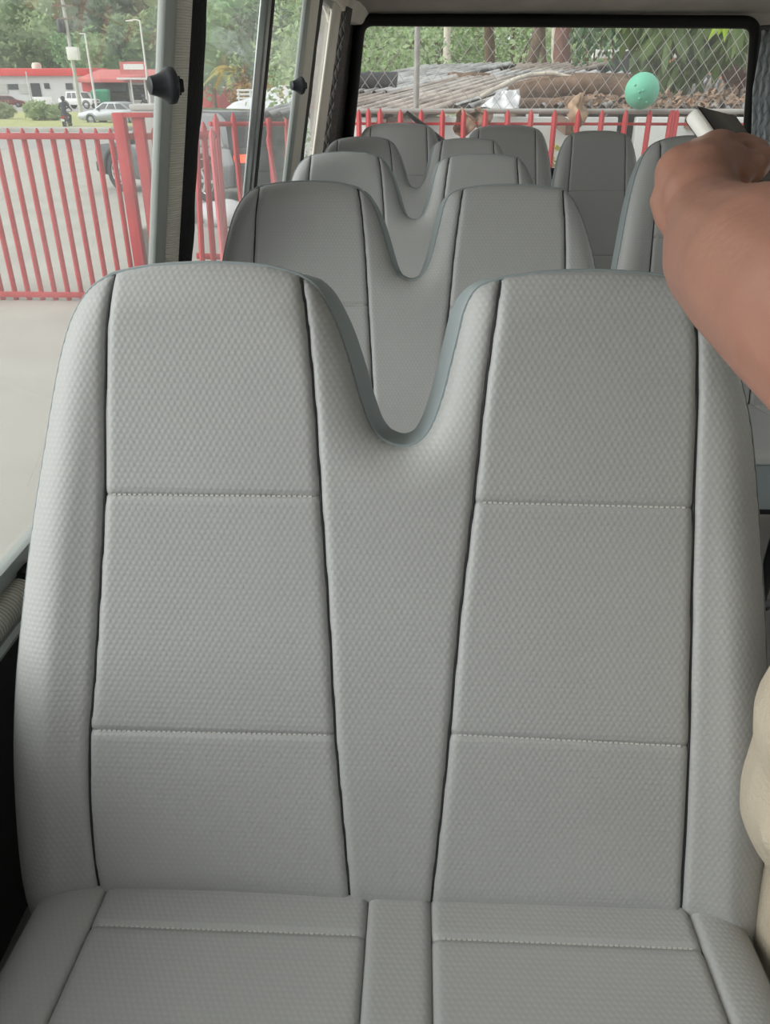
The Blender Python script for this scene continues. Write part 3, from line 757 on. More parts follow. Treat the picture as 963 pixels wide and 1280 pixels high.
# rear wiper on the outside of the rear window
wr = empty('rear_wiper', (.0, 4.93, CAMZ - .3), 0, 'thin black wiper slanting up from behind the rear left seats', 'wiper')
A = at_y(508, 140, 4.955); B = at_y(560, 182, 4.955); D_ = Vector(wr.location)
MB().tube([A - D_, A.lerp(B, .5) - D_, B - D_], [.010, .016, .016], 8).build('wiper_blade', M['rubber'], wr)
MB().tube([A.lerp(B, .45) - D_ + Vector((0, .014, 0)), B - D_ + Vector((.02, .018, -.02)), B - D_ + Vector((.10, .0, -.12))], [.008, .010, .014], 8).build('wiper_arm', M['black'], wr)
MB().lathe([(.03, -.035), (.03, .035), (.02, .04)], 16, Matrix.Translation(B - D_ + Vector((.10, .0, -.12))) @ Matrix.Rotation(PI / 2, 4, 'X')).build('wiper_pivot', M['black'], wr)

# unseen bulkhead and header behind the lens, added to cut front light
m = MB(); m.box(((WX(.5) + XR) / 2, YF + .02, (FLOOR + H(.12)) / 2), (XR - WX(.5) + .1, .12, H(.12) - FLOOR), bev=.03); struct(m, 'front_blocker', M['panel'])
m = MB(); m.box(((WX(.5) + XR) / 2, YF + .02, (H(-.13) + ROOFZ) / 2), (XR - WX(.5) + .1, .10, ROOFZ - H(-.13)), bev=.02); struct(m, 'front_blocker_top', M['ceil'])
# ------------------------------------------------------------------ outside: ground
def G(px, py): return at_z(px, py, 0)
def poly_slab(pts, z0, z1, name, material, subd=0):
    b = bmesh.new(); A = [b.verts.new((p[0], p[1], z1)) for p in pts]; B = [b.verts.new((p[0], p[1], z0)) for p in pts]
    b.faces.new(A); b.faces.new(B[::-1]); n = len(pts)
    for i in range(n): b.faces.new((A[i], B[i], B[(i + 1) % n], A[(i + 1) % n]))
    bmesh.ops.recalc_face_normals(b, faces=b.faces); return MB().bm(b)
struct(poly_slab([(-90, -12), (60, -12), (60, 34), (-90, 34)], -.3, 0, 'g', 0), 'ground', M['conc'])
struct(poly_slab([(-260, 34), (120, 34), (120, 47), (-260, 47)], -.3, -.02, 'g', 0), 'ground_road', M['asph'])
struct(poly_slab([(-260, 47), (120, 47), (120, 180), (-260, 180)], -.3, -.01, 'g', 0), 'ground_forecourt', M['asph'])
md = poly_slab([(-120, 52), (-18, 50), (-15.5, 58), (-16, 78), (-18, 86), (-120, 98)], -.05, .14, 'g', 0); struct(md, 'ground_verge', M['grass'])
gk = MB().tube([(-120, 51.6, .08), (-18, 49.7, .08), (-15.2, 58, .08), (-15.6, 78, .08)], .16, 6); struct(gk, 'ground_kerb', M['conc'])
# hills behind the road: one terrain
def hill_z(x, y):
    a = max(0.0, (y - 150 - .10 * abs(x + 40)) / 110); a = min(a, 1.4)
    base = 46 * a * a * (3 - 2 * a) if a < 1 else 46 + 12 * (a - 1)
    side = 1 / (1 + math.exp((x + 25) / 16))
    return base * (.10 + .90 * side) * (1 + .12 * math.sin(x * .05) * math.cos(y * .04)) - .3
mb = MB(); nx, ny = 50, 30; vs = []
for j in range(ny + 1):
    for i in range(nx + 1):
        x = -320 + 560 * i / nx; y = 150 + 190 * j / ny; vs.append((x, y, hill_z(x, y)))
mb.add(vs, [(j * (nx + 1) + i, j * (nx + 1) + i + 1, (j + 1) * (nx + 1) + i + 1, (j + 1) * (nx + 1) + i) for j in range(ny) for i in range(nx)])
struct(mb, 'ground_hills', M['soil'], 60)

# ------------------------------------------------------------------ trees
def leaf_cloud(n, rad, size, seed, long=1.6, droop=.0, shell=.55, lumps=5):
    """many small bent leaves on the lumps of a crown"""
    rr = random.Random(seed); mb = MB(); vs = []; fs = []
    cs = [(Vector((0, 0, 0)), 1.0)] + [(Vector((rr.uniform(-.6, .6), rr.uniform(-.6, .6), rr.uniform(-.5, .6))), rr.uniform(.4, .65)) for _ in range(lumps)]
    for _ in range(n):
        c, s = rr.choice(cs)
        d = Vector((rr.gauss(0, 1), rr.gauss(0, 1), rr.gauss(0, 1))).normalized() * s * (shell + (1 - shell) * rr.random() ** .5)
        p = Vector(((c.x + d.x) * rad[0], (c.y + d.y) * rad[1], (c.z + d.z) * rad[2]))
        a = Vector((rr.gauss(0, 1), rr.gauss(0, 1), rr.gauss(0, .6) - droop)).normalized(); b = a.cross(Vector((rr.gauss(0, 1), rr.gauss(0, 1), rr.gauss(0, 1)))).normalized(); nrm = a.cross(b)
        L = size * rr.uniform(.7, 1.3) * long; w = size * rr.uniform(.35, .6); o = len(vs)
        vs += [p, p + a * L * .5 + b * w + nrm * w * .3, p + a * L, p + a * L * .5 - b * w + nrm * w * .3]
        fs += [(o, o + 1, o + 2), (o, o + 2, o + 3)]
    return mb.add(vs, fs)
def crown_core(rad, seed): return MB().ball((0, 0, 0), tuple(r * .72 for r in rad), 18, 12, .22, seed)
def make_tree(name, rad, h, leafmat_, bark, n, size, seed, label, cat='tree', group=None, trunk_r=.25, core=True, lean=0.0, droop=0.0, long=1.6, lumps=5):
    root = empty(name, (0, 0, 0), 0, label, cat, group)
    mb = leaf_cloud(n, rad, size, seed, long, droop, lumps=lumps)
    if core: k = crown_core(rad, seed); mb.add(k.v, k.f)
    c = mb.build('crown', leafmat_, root, None, fix=False); c.location = (lean, 0, h)
    t = MB().tube([(0, 0, -.3), (lean * .3, 0, h * .35), (lean * .7 + .1, 0, h * .7), (lean, 0, h + rad[2] * .3)], [trunk_r, trunk_r * .85, trunk_r * .7, trunk_r * .4], 9)
    for k in range(4):
        a = k * 1.7 + seed; t.tube([(lean * .7, 0, h * .65), (lean + rad[0] * .3 * math.cos(a), rad[1] * .3 * math.sin(a), h), (lean + rad[0] * .6 * math.cos(a), rad[1] * .6 * math.sin(a), h + rad[2] * .35)], [trunk_r * .5, trunk_r * .3, trunk_r * .1], 6)
    t.build('trunk', bark, root, 60); return root
protos = [make_tree('hillside_tree', (6.0, 5.5, 5.0), 6.5, M['leafA'], M['bark'], 1500, .62, 1, 'x', 'tree'),
          make_tree('hillside_tree', (5.0, 5.0, 6.0), 7.5, M['leafB'], M['bark'], 1400, .60, 2, 'x', 'tree'),
          make_tree('hillside_tree', (7.0, 6.0, 4.6), 6.0, M['leafC'], M['bark'], 1500, .66, 3, 'x', 'tree')]
used = [False] * 3; rr = random.Random(5)
lab3 = ['mid green bushy tree on the hillside behind the red roofed buildings', 'pale green taller tree on the hillside behind the red roofed buildings', 'dark green spreading tree on the hillside behind the red roofed buildings']
grp3 = ['mid green hillside trees', 'pale green hillside trees', 'dark green hillside trees']
y = 158
while y < 262:
    x = -1.02 * y * .62 - 40 + rr.uniform(0, 8)
    while x < -.10 * y + 6:
        k = rr.choice([0, 0, 1, 1, 2]); xx = x + rr.uniform(-3, 3); yy = y + rr.uniform(-4, 4)
        if not (-62 < xx < -50 and 176 < yy < 200):
            place(protos[k], used[k], (xx, yy, hill_z(xx, yy) - .3), rr.uniform(0, 6), lab3[k], grp3[k], rr.uniform(.8, 1.25)); used[k] = True
        x += 12.5
    y += 15
# strip of bare clay on the hill
mb = MB(); pts = [at_y(150, 34, 205), at_y(176, 42, 203), at_y(203, 53, 200)]
mb.tube(pts, 1.0, 8, flat=.5); struct(mb, 'ground_clay_bank', M['clay'])

# ------------------------------------------------------------------ buildings by the road
def flat_quad_box(mb, px0, px1, pyt, pyb, Y, depth=.12):
    a = at_y(px0, pyb, Y); b = at_y(px1, pyt, Y)
    return mb.box(((a.x + b.x) / 2, Y, (a.z + b.z) / 2), (abs(b.x - a.x), depth, abs(b.z - a.z)))
BY = 128.0
root = empty('roadside_store', at_y(40, 128, BY) * 1, 0, 'long white building with a red roof band at the far left', 'building'); inv = Matrix.Translation(-Vector(root.location))
a = at_y(-60, 129, BY); b = at_y(103, 95, BY); c = at_y(40, 128, BY)
mb = MB().hexa([(a.x, BY, -.1), (b.x, BY, -.1), (b.x, BY + 9, -.1), (a.x, BY + 9, -.1), (a.x, BY, b.z), (b.x, BY, b.z), (b.x, BY + 9, b.z), (a.x, BY + 9, b.z)]); mb.xf(inv).build('wall', M['wall'], root)
a = at_y(-62, 95, BY - .5); b = at_y(112, 86, BY - .5)
mb = MB().hexa([(a.x, BY - .6, a.z), (b.x, BY - .6, a.z), (b.x, BY + 9.4, a.z), (a.x, BY + 9.4, a.z), (a.x, BY - .5, b.z), (b.x - 1, BY - .5, b.z), (b.x - 1, BY + 9.4, b.z + .3), (a.x, BY + 9.4, b.z + .3)], .05); mb.xf(inv).build('roof', M['roofred'], root)
for px0, px1, t, bt, nm, mt in ((11, 22, 105, 112, 'window', 'dark'), (25, 38, 105, 117, 'shutter', 'concp'), (41, 49, 104, 122, 'door', 'dark'), (56, 61, 104, 111, 'window', 'dark'), (-4, 8, 105, 117, 'shutter', 'concp'), (83, 90, 104, 112, 'window', 'dark'), (-24, -10, 105, 114, 'window', 'dark')):
    mb = MB(); flat_quad_box(mb, px0, px1, t, bt, BY - .06); mb.xf(inv).build(nm, M[mt], root)
mb = MB(); p = at_y(46, 84, BY + 2); mb.lathe([(.65, -.5), (.7, .2), (.55, .55), (.2, .6)], 16, Matrix.Translation(p)); mb.xf(inv).build('roof_tank', M['cream'], root)
# second building: pink roofed shop with a raised sign box and an entrance canopy
root = empty('roadside_shop', at_y(150, 128, 118), 0, 'low shop with a faded red roof and a raised sign board', 'building'); inv = Matrix.Translation(-Vector(root.location)); SY = 118.0
a = at_y(98, 129, SY); b = at_y(262, 101, SY)
mb = MB().hexa([(a.x, SY, -.1), (b.x, SY, -.1), (b.x, SY + 9, -.1), (a.x, SY + 9, -.1), (a.x, SY, b.z), (b.x, SY, b.z), (b.x, SY + 9, b.z), (a.x, SY + 9, b.z)]); mb.xf(inv).build('wall', M['wall'], root)
a = at_y(96, 101, SY - 1.5); b = at_y(264, 89, SY + 2)
mb = MB().hexa([(a.x, SY - 1.6, a.z - .2), (b.x, SY - 1.6, a.z - .2), (b.x, SY + 10, a.z - .2), (a.x, SY + 10, a.z - .2), (a.x, SY - 1.6, a.z + .25), (b.x, SY - 1.6, a.z + .25), (b.x - 1, SY + 5, b.z + .3), (a.x + 1, SY + 5, b.z + .3)], .04); mb.xf(inv).build('roof', M['roofpink'], root)
mb = MB(); flat_quad_box(mb, 152, 182, 77, 93, SY - 1.2, .6); mb.xf(inv).build('sign_board', M['roofpink'], root)
mb = MB(); flat_quad_box(mb, 155, 179, 80, 87, SY - 1.55, .1); mb.xf(inv).build('sign_face', M['white'], root)
for px0, px1, t, bt, nm, mt in ((121, 160, 103, 127, 'shop_front', 'dark'), (160, 200, 103, 127, 'shop_front', 'concp'), (104, 116, 100, 115, 'sign_panel', 'roofred'), (137, 160, 114, 126, 'red_panel', 'roofred'), (166, 180, 106, 125, 'window', 'dark')):
    mb = MB(); flat_quad_box(mb, px0, px1, t, bt, SY - .1, .15); mb.xf(inv).build(nm, M[mt], root)
mb = MB(); p = at_y(148, 99.5, SY - 3.2); p2 = at_y(212, 97, SY - 3.2); mb.box(((p.x + p2.x) / 2, SY - 2, (p.z + p2.z) / 2), (p2.x - p.x, 3.6, .22)); mb.xf(inv).build('canopy', M['white'], root)
for px in (165, 182):
    q = at_y(px, 112, SY - 3.2); mb = MB().tube([(q.x, q.y, 0), (q.x, q.y, p.z)], .10, 8); mb.xf(inv).build('column', M['white'], root)
# third: white and red roofs seen through the second window
root = empty('roadside_house', at_y(270, 118, 100), 0, 'white roofed red house left of the yellow palm', 'building'); inv = Matrix.Translation(-Vector(root.location))
a = at_y(256, 126, 100); b = at_y(272, 104, 100)
mb = MB().hexa([(a.x - 2, 100, -.1), (b.x, 100, -.1), (b.x, 106, -.1), (a.x - 2, 106, -.1), (a.x - 2, 100, b.z), (b.x, 100, b.z - .6), (b.x, 106, b.z - .6), (a.x - 2, 106, b.z)]); mb.xf(inv).build('wall', M['roofred'], root)
a = at_y(250, 94, 99); b = at_y(282, 104, 99)
mb = MB().hexa([(a.x, 99, a.z - .2), (b.x, 99, b.z - .2), (b.x, 107, b.z - .2), (a.x, 107, a.z - .2), (a.x, 99, a.z + .3), (b.x, 99, b.z + .3), (b.x, 107, b.z + .6), (a.x, 107, a.z + .6)]); mb.xf(inv).build('roof', M['white'], root)
# ------------------------------------------------------------------ poles
def pole(name, base_px, base_py, top, r0, r1, material, label, cat, Y=None):
    g = G(base_px, base_py)
    if Y: g = at_y(base_px, base_py, Y); g.z = 0
    root = empty(name, g, 0, label, cat)
    MB().tube([(0, 0, 0), (0, 0, top)], [r0, r1], 12).build('shaft', material, root, 60)
    return root
up = pole('utility_pole', 102.5, 147, 10.5, .17, .11, M['concp'], 'thick concrete utility pole carrying a white box', 'utility pole')
Yp = up.location.y
q = at_y(91, 67, Yp - .3) - Vector(up.location); MB().box((q.x + .05, -.32, q.z), (.95, .5, .95), bev=.04).build('junction_box', M['white'], up)
for i, z in enumerate((7.3, 8.2)):
    mb = MB(); mb.box((0, -.15, z), (1.8, .10, .12), bev=.01)
    for s in (-.8, -.3, .3, .8): mb.lathe([(.05, 0), (.07, .06), (.05, .12), (.07, .18), (.02, .22)], 10, Matrix.Translation((s, -.15, z + .05)))
    mb.build('crossarm', M['bark'], up)
mb = MB().lathe([(.3, 0), (.32, .1), (.32, .8), (.25, .95), (.05, 1.0)], 16, Matrix.Translation((-.42, -.2, 6.3))); mb.build('transformer', M['steel'], up)
l1 = pole('street_lamp', 119, 124, 9.2, .15, .10, M['white'], 'slim white lamp post right of the utility pole', 'street lamp', 108)
zt = at_y(105, 42, l1.location.y).z; l1.children[0].scale.z = zt / 9.2
MB().box((-.3, 0, zt), (.7, .22, .1), bev=.03).build('lamp_head', M['white'], l1)
l2 = pole('street_lamp', 187.5, 124, 9.2, .15, .10, M['white'], 'slim white lamp post above the faded red shop roof', 'street lamp', 108)
zt = at_y(178, 26, l2.location.y).z; l2.children[0].scale.z = zt / 9.2
MB().tube([(0, 0, zt), (-.5, 0, zt + .12), (-1.3, 0, zt + .05)], .06, 8).build('arm', M['white'], l2); MB().box((-1.3, 0, zt), (.8, .25, .12), bev=.03).build('lamp_head', M['white'], l2)
tp = pole('sign_post', 40, 130, 4.2, .09, .07, M['wall'], 'short pale post before the white building', 'post', 114)
# ------------------------------------------------------------------ bushes and bins
bush = empty('round_bush', (0, 0, 0), 0, 'x', 'bush', 'x')
mb = leaf_cloud(900, (1.1, .8, .62), .13, 21, shell=.7); k = crown_core((1.3, .95, .72), 21); mb.add(k.v, k.f)
c = mb.build('foliage', M['leafB'], bush, None, fix=False); c.location.z = .62
MB().tube([(0, 0, -.1), (.1, 0, .6)], .08, 6).build('stem', M['bark'], bush)
for i, (px, py, s, lab) in enumerate(((6, 151, 1.0, 'round clipped bush on the verge at the far left edge'), (50, 153, 1.05, 'round clipped bush on the verge left of the motorcycle'), (67, 153, .85, 'lighter bush on the verge just behind the motorcycle rider'))):
    g = G(px, py); b = place(bush, i > 0, (g.x, g.y, .1), i * 1.3, lab, None, s)
    if 'group' in b: del b['group']
gb = empty('wheeled_bin', (0, 0, 0), 0, 'x', 'bin')
MB().hexa([(-.45, -.4, .1), (.45, -.4, .1), (.45, .4, .1), (-.45, .4, .1), (-.6, -.55, 1.9), (.6, -.55, 1.9), (.6, .55, 1.9), (-.6, .55, 1.9)], .04).build('body', M['green'], gb)
MB().hexa([(-.64, -.6, 1.9), (.64, -.6, 1.9), (.64, .6, 1.9), (-.64, .6, 1.9), (-.5, -.3, 2.12), (.5, -.3, 2.12), (.5, .5, 2.2), (-.5, .5, 2.2)], .04).build('lid', M['green'], gb)
for s in (-.4, .4): MB().tube([(s - .05, .35, .12), (s + .05, .35, .12)], .12, 12).build('wheel', M['tire'], gb)
g = at_y(122.5, 127, 112); place(gb, False, (g.x, 112, 0), 0, 'green bin left of its twin by the red wall'); g = at_y(132, 127, 112); place(gb, True, (g.x, 112, 0), 0, 'green bin nearest the red wall', None)
sgn = empty('white_sign_board', G(55.5, 136), 0, 'low white board on the verge behind the motorcycle', 'sign')
MB().box((0, 0, .85), (2.5, .12, 1.0), bev=.02).build('board', M['white'], sgn)
for s in (-.9, .9): MB().tube([(s, .08, 0), (s, .08, 1.2)], .05, 8).build('post', M['steel'], sgn)

# ------------------------------------------------------------------ cars
def make_car(name, label, L, W, prof, cab, paint, rw, wb, loc, heading, cladding=None, lit=False, glass_=None, spare=False):
    """prof: body side outline (x, z); cab: cabin outline; x forward. built from side profiles with real width"""
    root = empty(name, loc, heading, label, 'car')
    b = MB().prism(prof, 'y', -W / 2, W / 2, .06)
    b.build('body', paint, root, 40)
    zt = max(p[1] for p in cab); zb = min(p[1] for p in cab); tw = .86
    # cabin, narrower at the roof
    vs = []; n = len(cab)
    for s in (-1, 1):
        for x, z in cab: vs.append((x, s * W / 2 * (.97 - (.97 - tw) * (z - zb) / (zt - zb)), z))
    fs = [tuple(range(n)), tuple(range(2 * n - 1, n - 1, -1))] + [(i, (i + 1) % n, n + (i + 1) % n, n + i) for i in range(n)]
    bmm = bmesh.new(); V = [bmm.verts.new(v) for v in vs]; [bmm.faces.new([V[i] for i in f]) for f in fs]; bmesh.ops.recalc_face_normals(bmm, faces=bmm.faces)
    bmesh.ops.bevel(bmm, geom=bmm.edges[:], offset=.05, segments=2, profile=.5, affect='EDGES')
    cb = MB().bm(bmm).build('cabin', paint, root, 40)
    # window panes: inset copy of the cabin outline on each side, split at the pillar
    xs = sorted(p[0] for p in cab); x0, x1 = xs[0], xs[-1]; zl, zh = zb + .07, zt - .11
    def xat(z, side):
        hits = []
        for i in range(n):
            (ax, az), (bx, bz) = cab[i], cab[(i + 1) % n]
            if (az - z) * (bz - z) <= 0 and abs(az - bz) > 1e-6: hits.append(ax + (bx - ax) * (z - az) / (bz - az))
        return (min(hits) if side < 0 else max(hits))
    def yat(z): return W / 2 * (.97 - (.97 - tw) * (z - zb) / (zt - zb)) + .006
    cuts = [0.0, .36, .68, 1.0] if (x1 - x0) > 2.3 else [0.0, .5, 1.0]
    for s in (-1, 1):
        for c0, c1 in zip(cuts[:-1], cuts[1:]):
            q = []
            for z, t in ((zl, c0), (zl, c1), (zh, c1), (zh, c0)):
                a, bq = xat(z, -1) + .12, xat(z, 1) - .12; q.append((a + (bq - a) * t + (.04 if t == c0 else -.04), z))
            mb = MB(); mb.hexa([(q[0][0], s * (yat(zl) - .03), zl), (q[1][0], s * (yat(zl) - .03), zl), (q[1][0], s * yat(zl), zl), (q[0][0], s * yat(zl), zl),
                                (q[3][0], s * (yat(zh) - .03), zh), (q[2][0], s * (yat(zh) - .03), zh), (q[2][0], s * yat(zh), zh), (q[3][0], s * yat(zh), zh)])
            mb.build('side_window', M['pane'], root)
    for side, nm in ((-1, 'rear_window'), (1, 'windscreen')):
        e = side * .012; yl, yh = yat(zl) - .10, yat(zh) - .10
        mb = MB().hexa([(xat(zl, side) - side * .03, -yl, zl), (xat(zl, side) - side * .03, yl, zl), (xat(zl, side) + e, yl, zl), (xat(zl, side) + e, -yl, zl),
                        (xat(zh, side) - side * .03, -yh, zh), (xat(zh, side) - side * .03, yh, zh), (xat(zh, side) + e, yh, zh), (xat(zh, side) + e, -yh, zh)]); mb.build(nm, M['pane'], root)
    xb0, xb1 = min(p[0] for p in prof), max(p[0] for p in prof); zm = max(p[1] for p in prof)
    for s in (-1, 1):
        for xw in (-wb / 2, wb / 2):
            T = Matrix.Translation((xw, s * (W / 2 - .08), rw)) @ Matrix.Rotation(-s * PI / 2, 4, 'X')
            mb = MB().lathe([(rw * .55, -.1), (rw * .93, -.11), (rw, -.07), (rw, .07), (rw * .93, .11), (rw * .66, .11), (rw * .62, .06)], 28, T); t = mb.build('wheel', M['tire'], root, 40)
            mb = MB().lathe([(rw * .64, .05), (rw * .62, .085), (rw * .56, .08), (rw * .54, .05)], 28, T)
            for k in range(6):
                mb2 = MB().box((rw * .32, 0, .07), (rw * .55, rw * .15, .03)); mb2.xf(T @ Matrix.Rotation(k * PI / 3, 4, 'Z')); mb.add(mb2.v, mb2.f)
            mb3 = MB().lathe([(rw * .16, .05), (rw * .14, .10), (rw * .05, .11)], 14, T); mb.add(mb3.v, mb3.f)
            mb.build('rim', M['rim'], t)
            arch = MB(); rr_ = rw * 1.16
            arch.tube([(xw + rr_ * math.cos(a), s * (W / 2 + .0), rw + rr_ * math.sin(a)) for a in np.linspace(-.15, PI + .15, 14)], .05, 6); arch.build('wheel_arch', M['rubber'] if cladding else paint, root, 60)
        MB().box((xb0 + .02, s * (W / 2 - .20), zm - .20), (.08, .32, .15), bev=.02).build('tail_lamp', M['litred'] if lit else M['lampred'], root)
        MB().box((xb1 - .03, s * (W / 2 - .24), zm - .28), (.08, .30, .18), bev=.02).build('head_lamp', M['lamp'], root)
        MB().box((x1 - .45, s * (W / 2 + .10), zb + .08), (.12, .20, .15), bev=.03).build('wing_mirror', paint, root)
    for x, nm in ((xb0, 'rear_bumper'), (xb1, 'front_bumper')):
        MB().box((x, 0, .50), (.16, W * .96, .24), bev=.04).build(nm, M['black'] if cladding else paint, root)
    MB().box((xb1 + .01, 0, zm - .30), (.05, W * .55, .16), bev=.01).build('grille', M['black'], root)
    if spare:
        T = Matrix.Translation((xb0 - .12, .1, 1.0)) @ Matrix.Rotation(-PI / 2, 4, 'Y'); MB().lathe([(rw * .5, -.1), (rw * .93, -.11), (rw, -.05), (rw, .07), (rw * .85, .11), (rw * .3, .12)], 24, T).build('spare_wheel', M['tire'], root)
    return root
suv_prof = [(-2.2, .38), (-1.85, .30), (1.75, .30), (2.15, .42), (2.2, .85), (2.0, 1.0), (1.0, 1.10), (-2.15, 1.10), (-2.25, .8)]
suv_cab = [(-2.12, 1.05), (1.05, 1.05), (.45, 1.72), (.2, 1.78), (-1.8, 1.76), (-2.0, 1.62)]
r = G(266, 262); f = G(150, 246); hv = Vector((f.x - r.x, f.y - r.y)).normalized(); hd = math.atan2(hv.y, hv.x)
mid = (r + f) / 2
make_car('parked_car', 'charcoal off-road car with lit tail lamp parked behind the red gate', 5.0, 1.86, [(x * 1.17, z) for x, z in suv_prof], [(x * 1.17, z) for x, z in suv_cab], M['suv'], .43, 3.3, (mid.x + hv.y * .85 + hv.x * .38, mid.y - hv.x * .85 + .9 + hv.y * .38, 0), hd, True, True)
pk_prof = [(-2.4, .45), (2.3, .45), (2.4, .7), (2.38, 1.05), (1.2, 1.18), (-2.42, 1.18)]
pk_cab = [(-1.35, 1.12), (1.15, 1.12), (.75, 1.92), (-1.2, 1.92)]
g = G(101, 136)
make_car('white_truck', 'boxy white off-road truck behind the utility pole', 4.9, 1.9, pk_prof, pk_cab, M['carwhite'], .44, 3.0, (g.x, g.y, 0), math.radians(-12), True)
sd_prof = [(-2.25, .40), (-1.9, .26), (1.9, .26), (2.2, .36), (2.2, .72), (1.2, .92), (-1.7, .96), (-2.25, .88)]
sd_cab = [(-1.75, .90), (1.1, .90), (.35, 1.36), (.1, 1.42), (-.8, 1.42), (-1.1, 1.36)]
g = G(140, 156)
make_car('moving_car', 'silver grey car driving past behind the red gate post', 4.4, 1.75, sd_prof, sd_cab, M['silver'], .32, 2.6, (g.x, g.y + .6, 0), math.radians(172))
g = G(12, 134)
make_car('parked_red_car', 'dark red car parked before the white building at far left', 4.2, 1.75, sd_prof, sd_cab, M['carred'], .33, 2.6, (g.x, g.y, 0), math.radians(15))
g = G(60, 131)
make_car('dark_pickup', 'dark car parked left of the boxy white truck', 4.2, 1.75, suv_prof, suv_cab, M['suv'], .36, 2.7, (g.x - .3, g.y + 5, 0), math.radians(200))
# car behind the fence right of the white plastic: pale car bodywork seen low through the pickets
# ------------------------------------------------------------------ motorcycles and riders
def chain_mesh(chains, voxel, name, material, parent, smooth_it=6):
    """limbs as tapering capsules fused into one continuous skin"""
    mb = MB()
    for ch in chains:
        for (p, r), (q, s) in zip(ch[:-1], ch[1:]):
            p, q = Vector(p), Vector(q); n = max(2, int((q - p).length / max(min(r, s) * .5, .004)) + 1)
            mb.tube([p.lerp(q, i / (n - 1)) for i in range(n)], [r + (s - r) * i / (n - 1) for i in range(n)], 14)
        for p, r in ch: mb.ball(p, r, 14, 10)
    o = mb.build(name, material, parent, 180)
    m = o.modifiers.new('skin', 'REMESH'); m.mode = 'VOXEL'; m.voxel_size = voxel; m.use_smooth_shade = True
    s = o.modifiers.new('smooth', 'SMOOTH'); s.factor = .5; s.iterations = smooth_it
    return o
def rider_on_bike(loc, rz, lab_bike, lab_rider):
    bk = empty('motorcycle', loc, rz, lab_bike, 'motorcycle')      # local +Y forward
    for y in (-.62, .65):
        T = Matrix.Translation((0, y, .30)) @ Matrix.Rotation(PI / 2, 4, 'Y')
        w_ = MB().lathe([(.20, -.04), (.28, -.05), (.30, 0), (.28, .05), (.20, .04)], 24, T).build('wheel', M['tire'], bk)
        MB().lathe([(.20, -.02), (.20, .02), (.05, .05), (.05, -.05)], 20, T).build('rim', M['rim'], w_)
    MB().tube([(0, -.55, .62), (0, -.2, .66), (0, .15, .72), (0, .38, .78)], [.10, .14, .15, .08], 12).build('tank_and_seat', M['carred'], bk)
    MB().box((0, .02, .42), (.26, .42, .32), bev=.06).build('engine', M['steel'], bk)
    mb = MB()
    for s in (-.07, .07): mb.tube([(s, .65, .30), (s, .48, .92)], .025, 8)
    mb.tube([(-.36, .36, 1.0), (-.15, .46, .95), (.15, .46, .95), (.36, .36, 1.0)], .018, 8); mb.build('fork_and_handlebar', M['steel'], bk)
    MB().box((0, -.78, .66), (.16, .08, .10), bev=.02).build('tail_lamp', M['lampred'], bk); MB().box((0, -.86, .5), (.2, .02, .14)).build('number_plate', M['white'], bk)
    MB().tube([(.16, .1, .3), (.17, -.3, .28), (.18, -.75, .36)], [.03, .04, .045], 8).build('exhaust', M['chrome'], bk)
    pr = empty('person', loc, rz, lab_rider, 'person')
    body = chain_mesh([[((0, -.25, .85), .15), ((0, -.20, 1.12), .15), ((0, -.12, 1.34), .17), ((0, -.08, 1.46), .09), ((0, -.05, 1.54), .06), ((0, -.02, 1.66), .105)],
                       [((-.12, -.22, .85), .10), ((-.24, .18, .72), .075), ((-.24, .02, .30), .055), ((-.25, .14, .22), .05)], [((.12, -.22, .85), .10), ((.24, .18, .72), .075), ((.24, .02, .30), .055), ((.25, .14, .22), .05)],
                       [((-.18, -.10, 1.40), .07), ((-.33, .0, 1.15), .055), ((-.33, .33, 1.04), .04)], [((.18, -.10, 1.40), .07), ((.33, .0, 1.15), .055), ((.33, .33, 1.04), .04)]], .03, 'body', M['biker'], pr, 3)
    mb = MB().ball((0, -.02, 1.68), (.135, .155, .14), 18, 12); mb.build('helmet', M['black'], pr, 60)
    return bk
g = G(85, 161); rider_on_bike((g.x, g.y, 0), math.radians(8), 'dark motorcycle seen from behind in front of the round bushes', 'person in a dark jacket riding the motorcycle before the bushes')
g = G(183, 150); rider_on_bike((g.x, g.y, 0), math.radians(60), 'motorcycle mostly hidden behind the concrete gate post', 'person in dark clothes riding past above the concrete gate post')

# ------------------------------------------------------------------ red fence on the left with its gate post
fence = empty('picket_fence', (-4.2, 8.9, 0), 0, 'red metal picket fence across the yard seen through the first window', 'fence'); FL = Vector(fence.location)
FY = 8.95
def picket(parent, x, y, z0, z1, r, mt='red', lean=(0, 0)):
    o = MB().tube([(x, y, z0), (x + lean[0] * .5, y + lean[1] * .5, (z0 + z1) / 2), (x + lean[0], y + lean[1], z1 - r * 1.5), (x + lean[0], y + lean[1], z1)], [r, r, r, r * .25], 8, flat=.8)
    return o.build('picket', M[mt], parent, 40)
x0 = at_y(10, 165, FY).x; dx = at_y(28.2, 165, FY).x - x0; ztop = at_y(100, 160, FY).z
xs = [x0 + dx * k for k in range(-9, 8)] + [at_y(191, 160, FY).x, at_y(208, 160, FY).x]
for x in xs: picket(fence, x - FL.x, FY - FL.y, .0, ztop, .036)
zr = at_y(100, 170, FY).z
for z in (zr, .07):
    MB().box(((xs[0] - .3 + at_y(212, 170, FY).x) / 2 - FL.x, FY - FL.y - .045, z), (at_y(212, 170, FY).x - xs[0] + .3, .035, .06), bev=.005).build('rail', M['red'], fence)
gate = empty('entrance_gate', (at_y(162, 330, FY).x, FY - .1, 0), 0, 'taller red square gate post with its top bar', 'gate'); GL = Vector(gate.location)
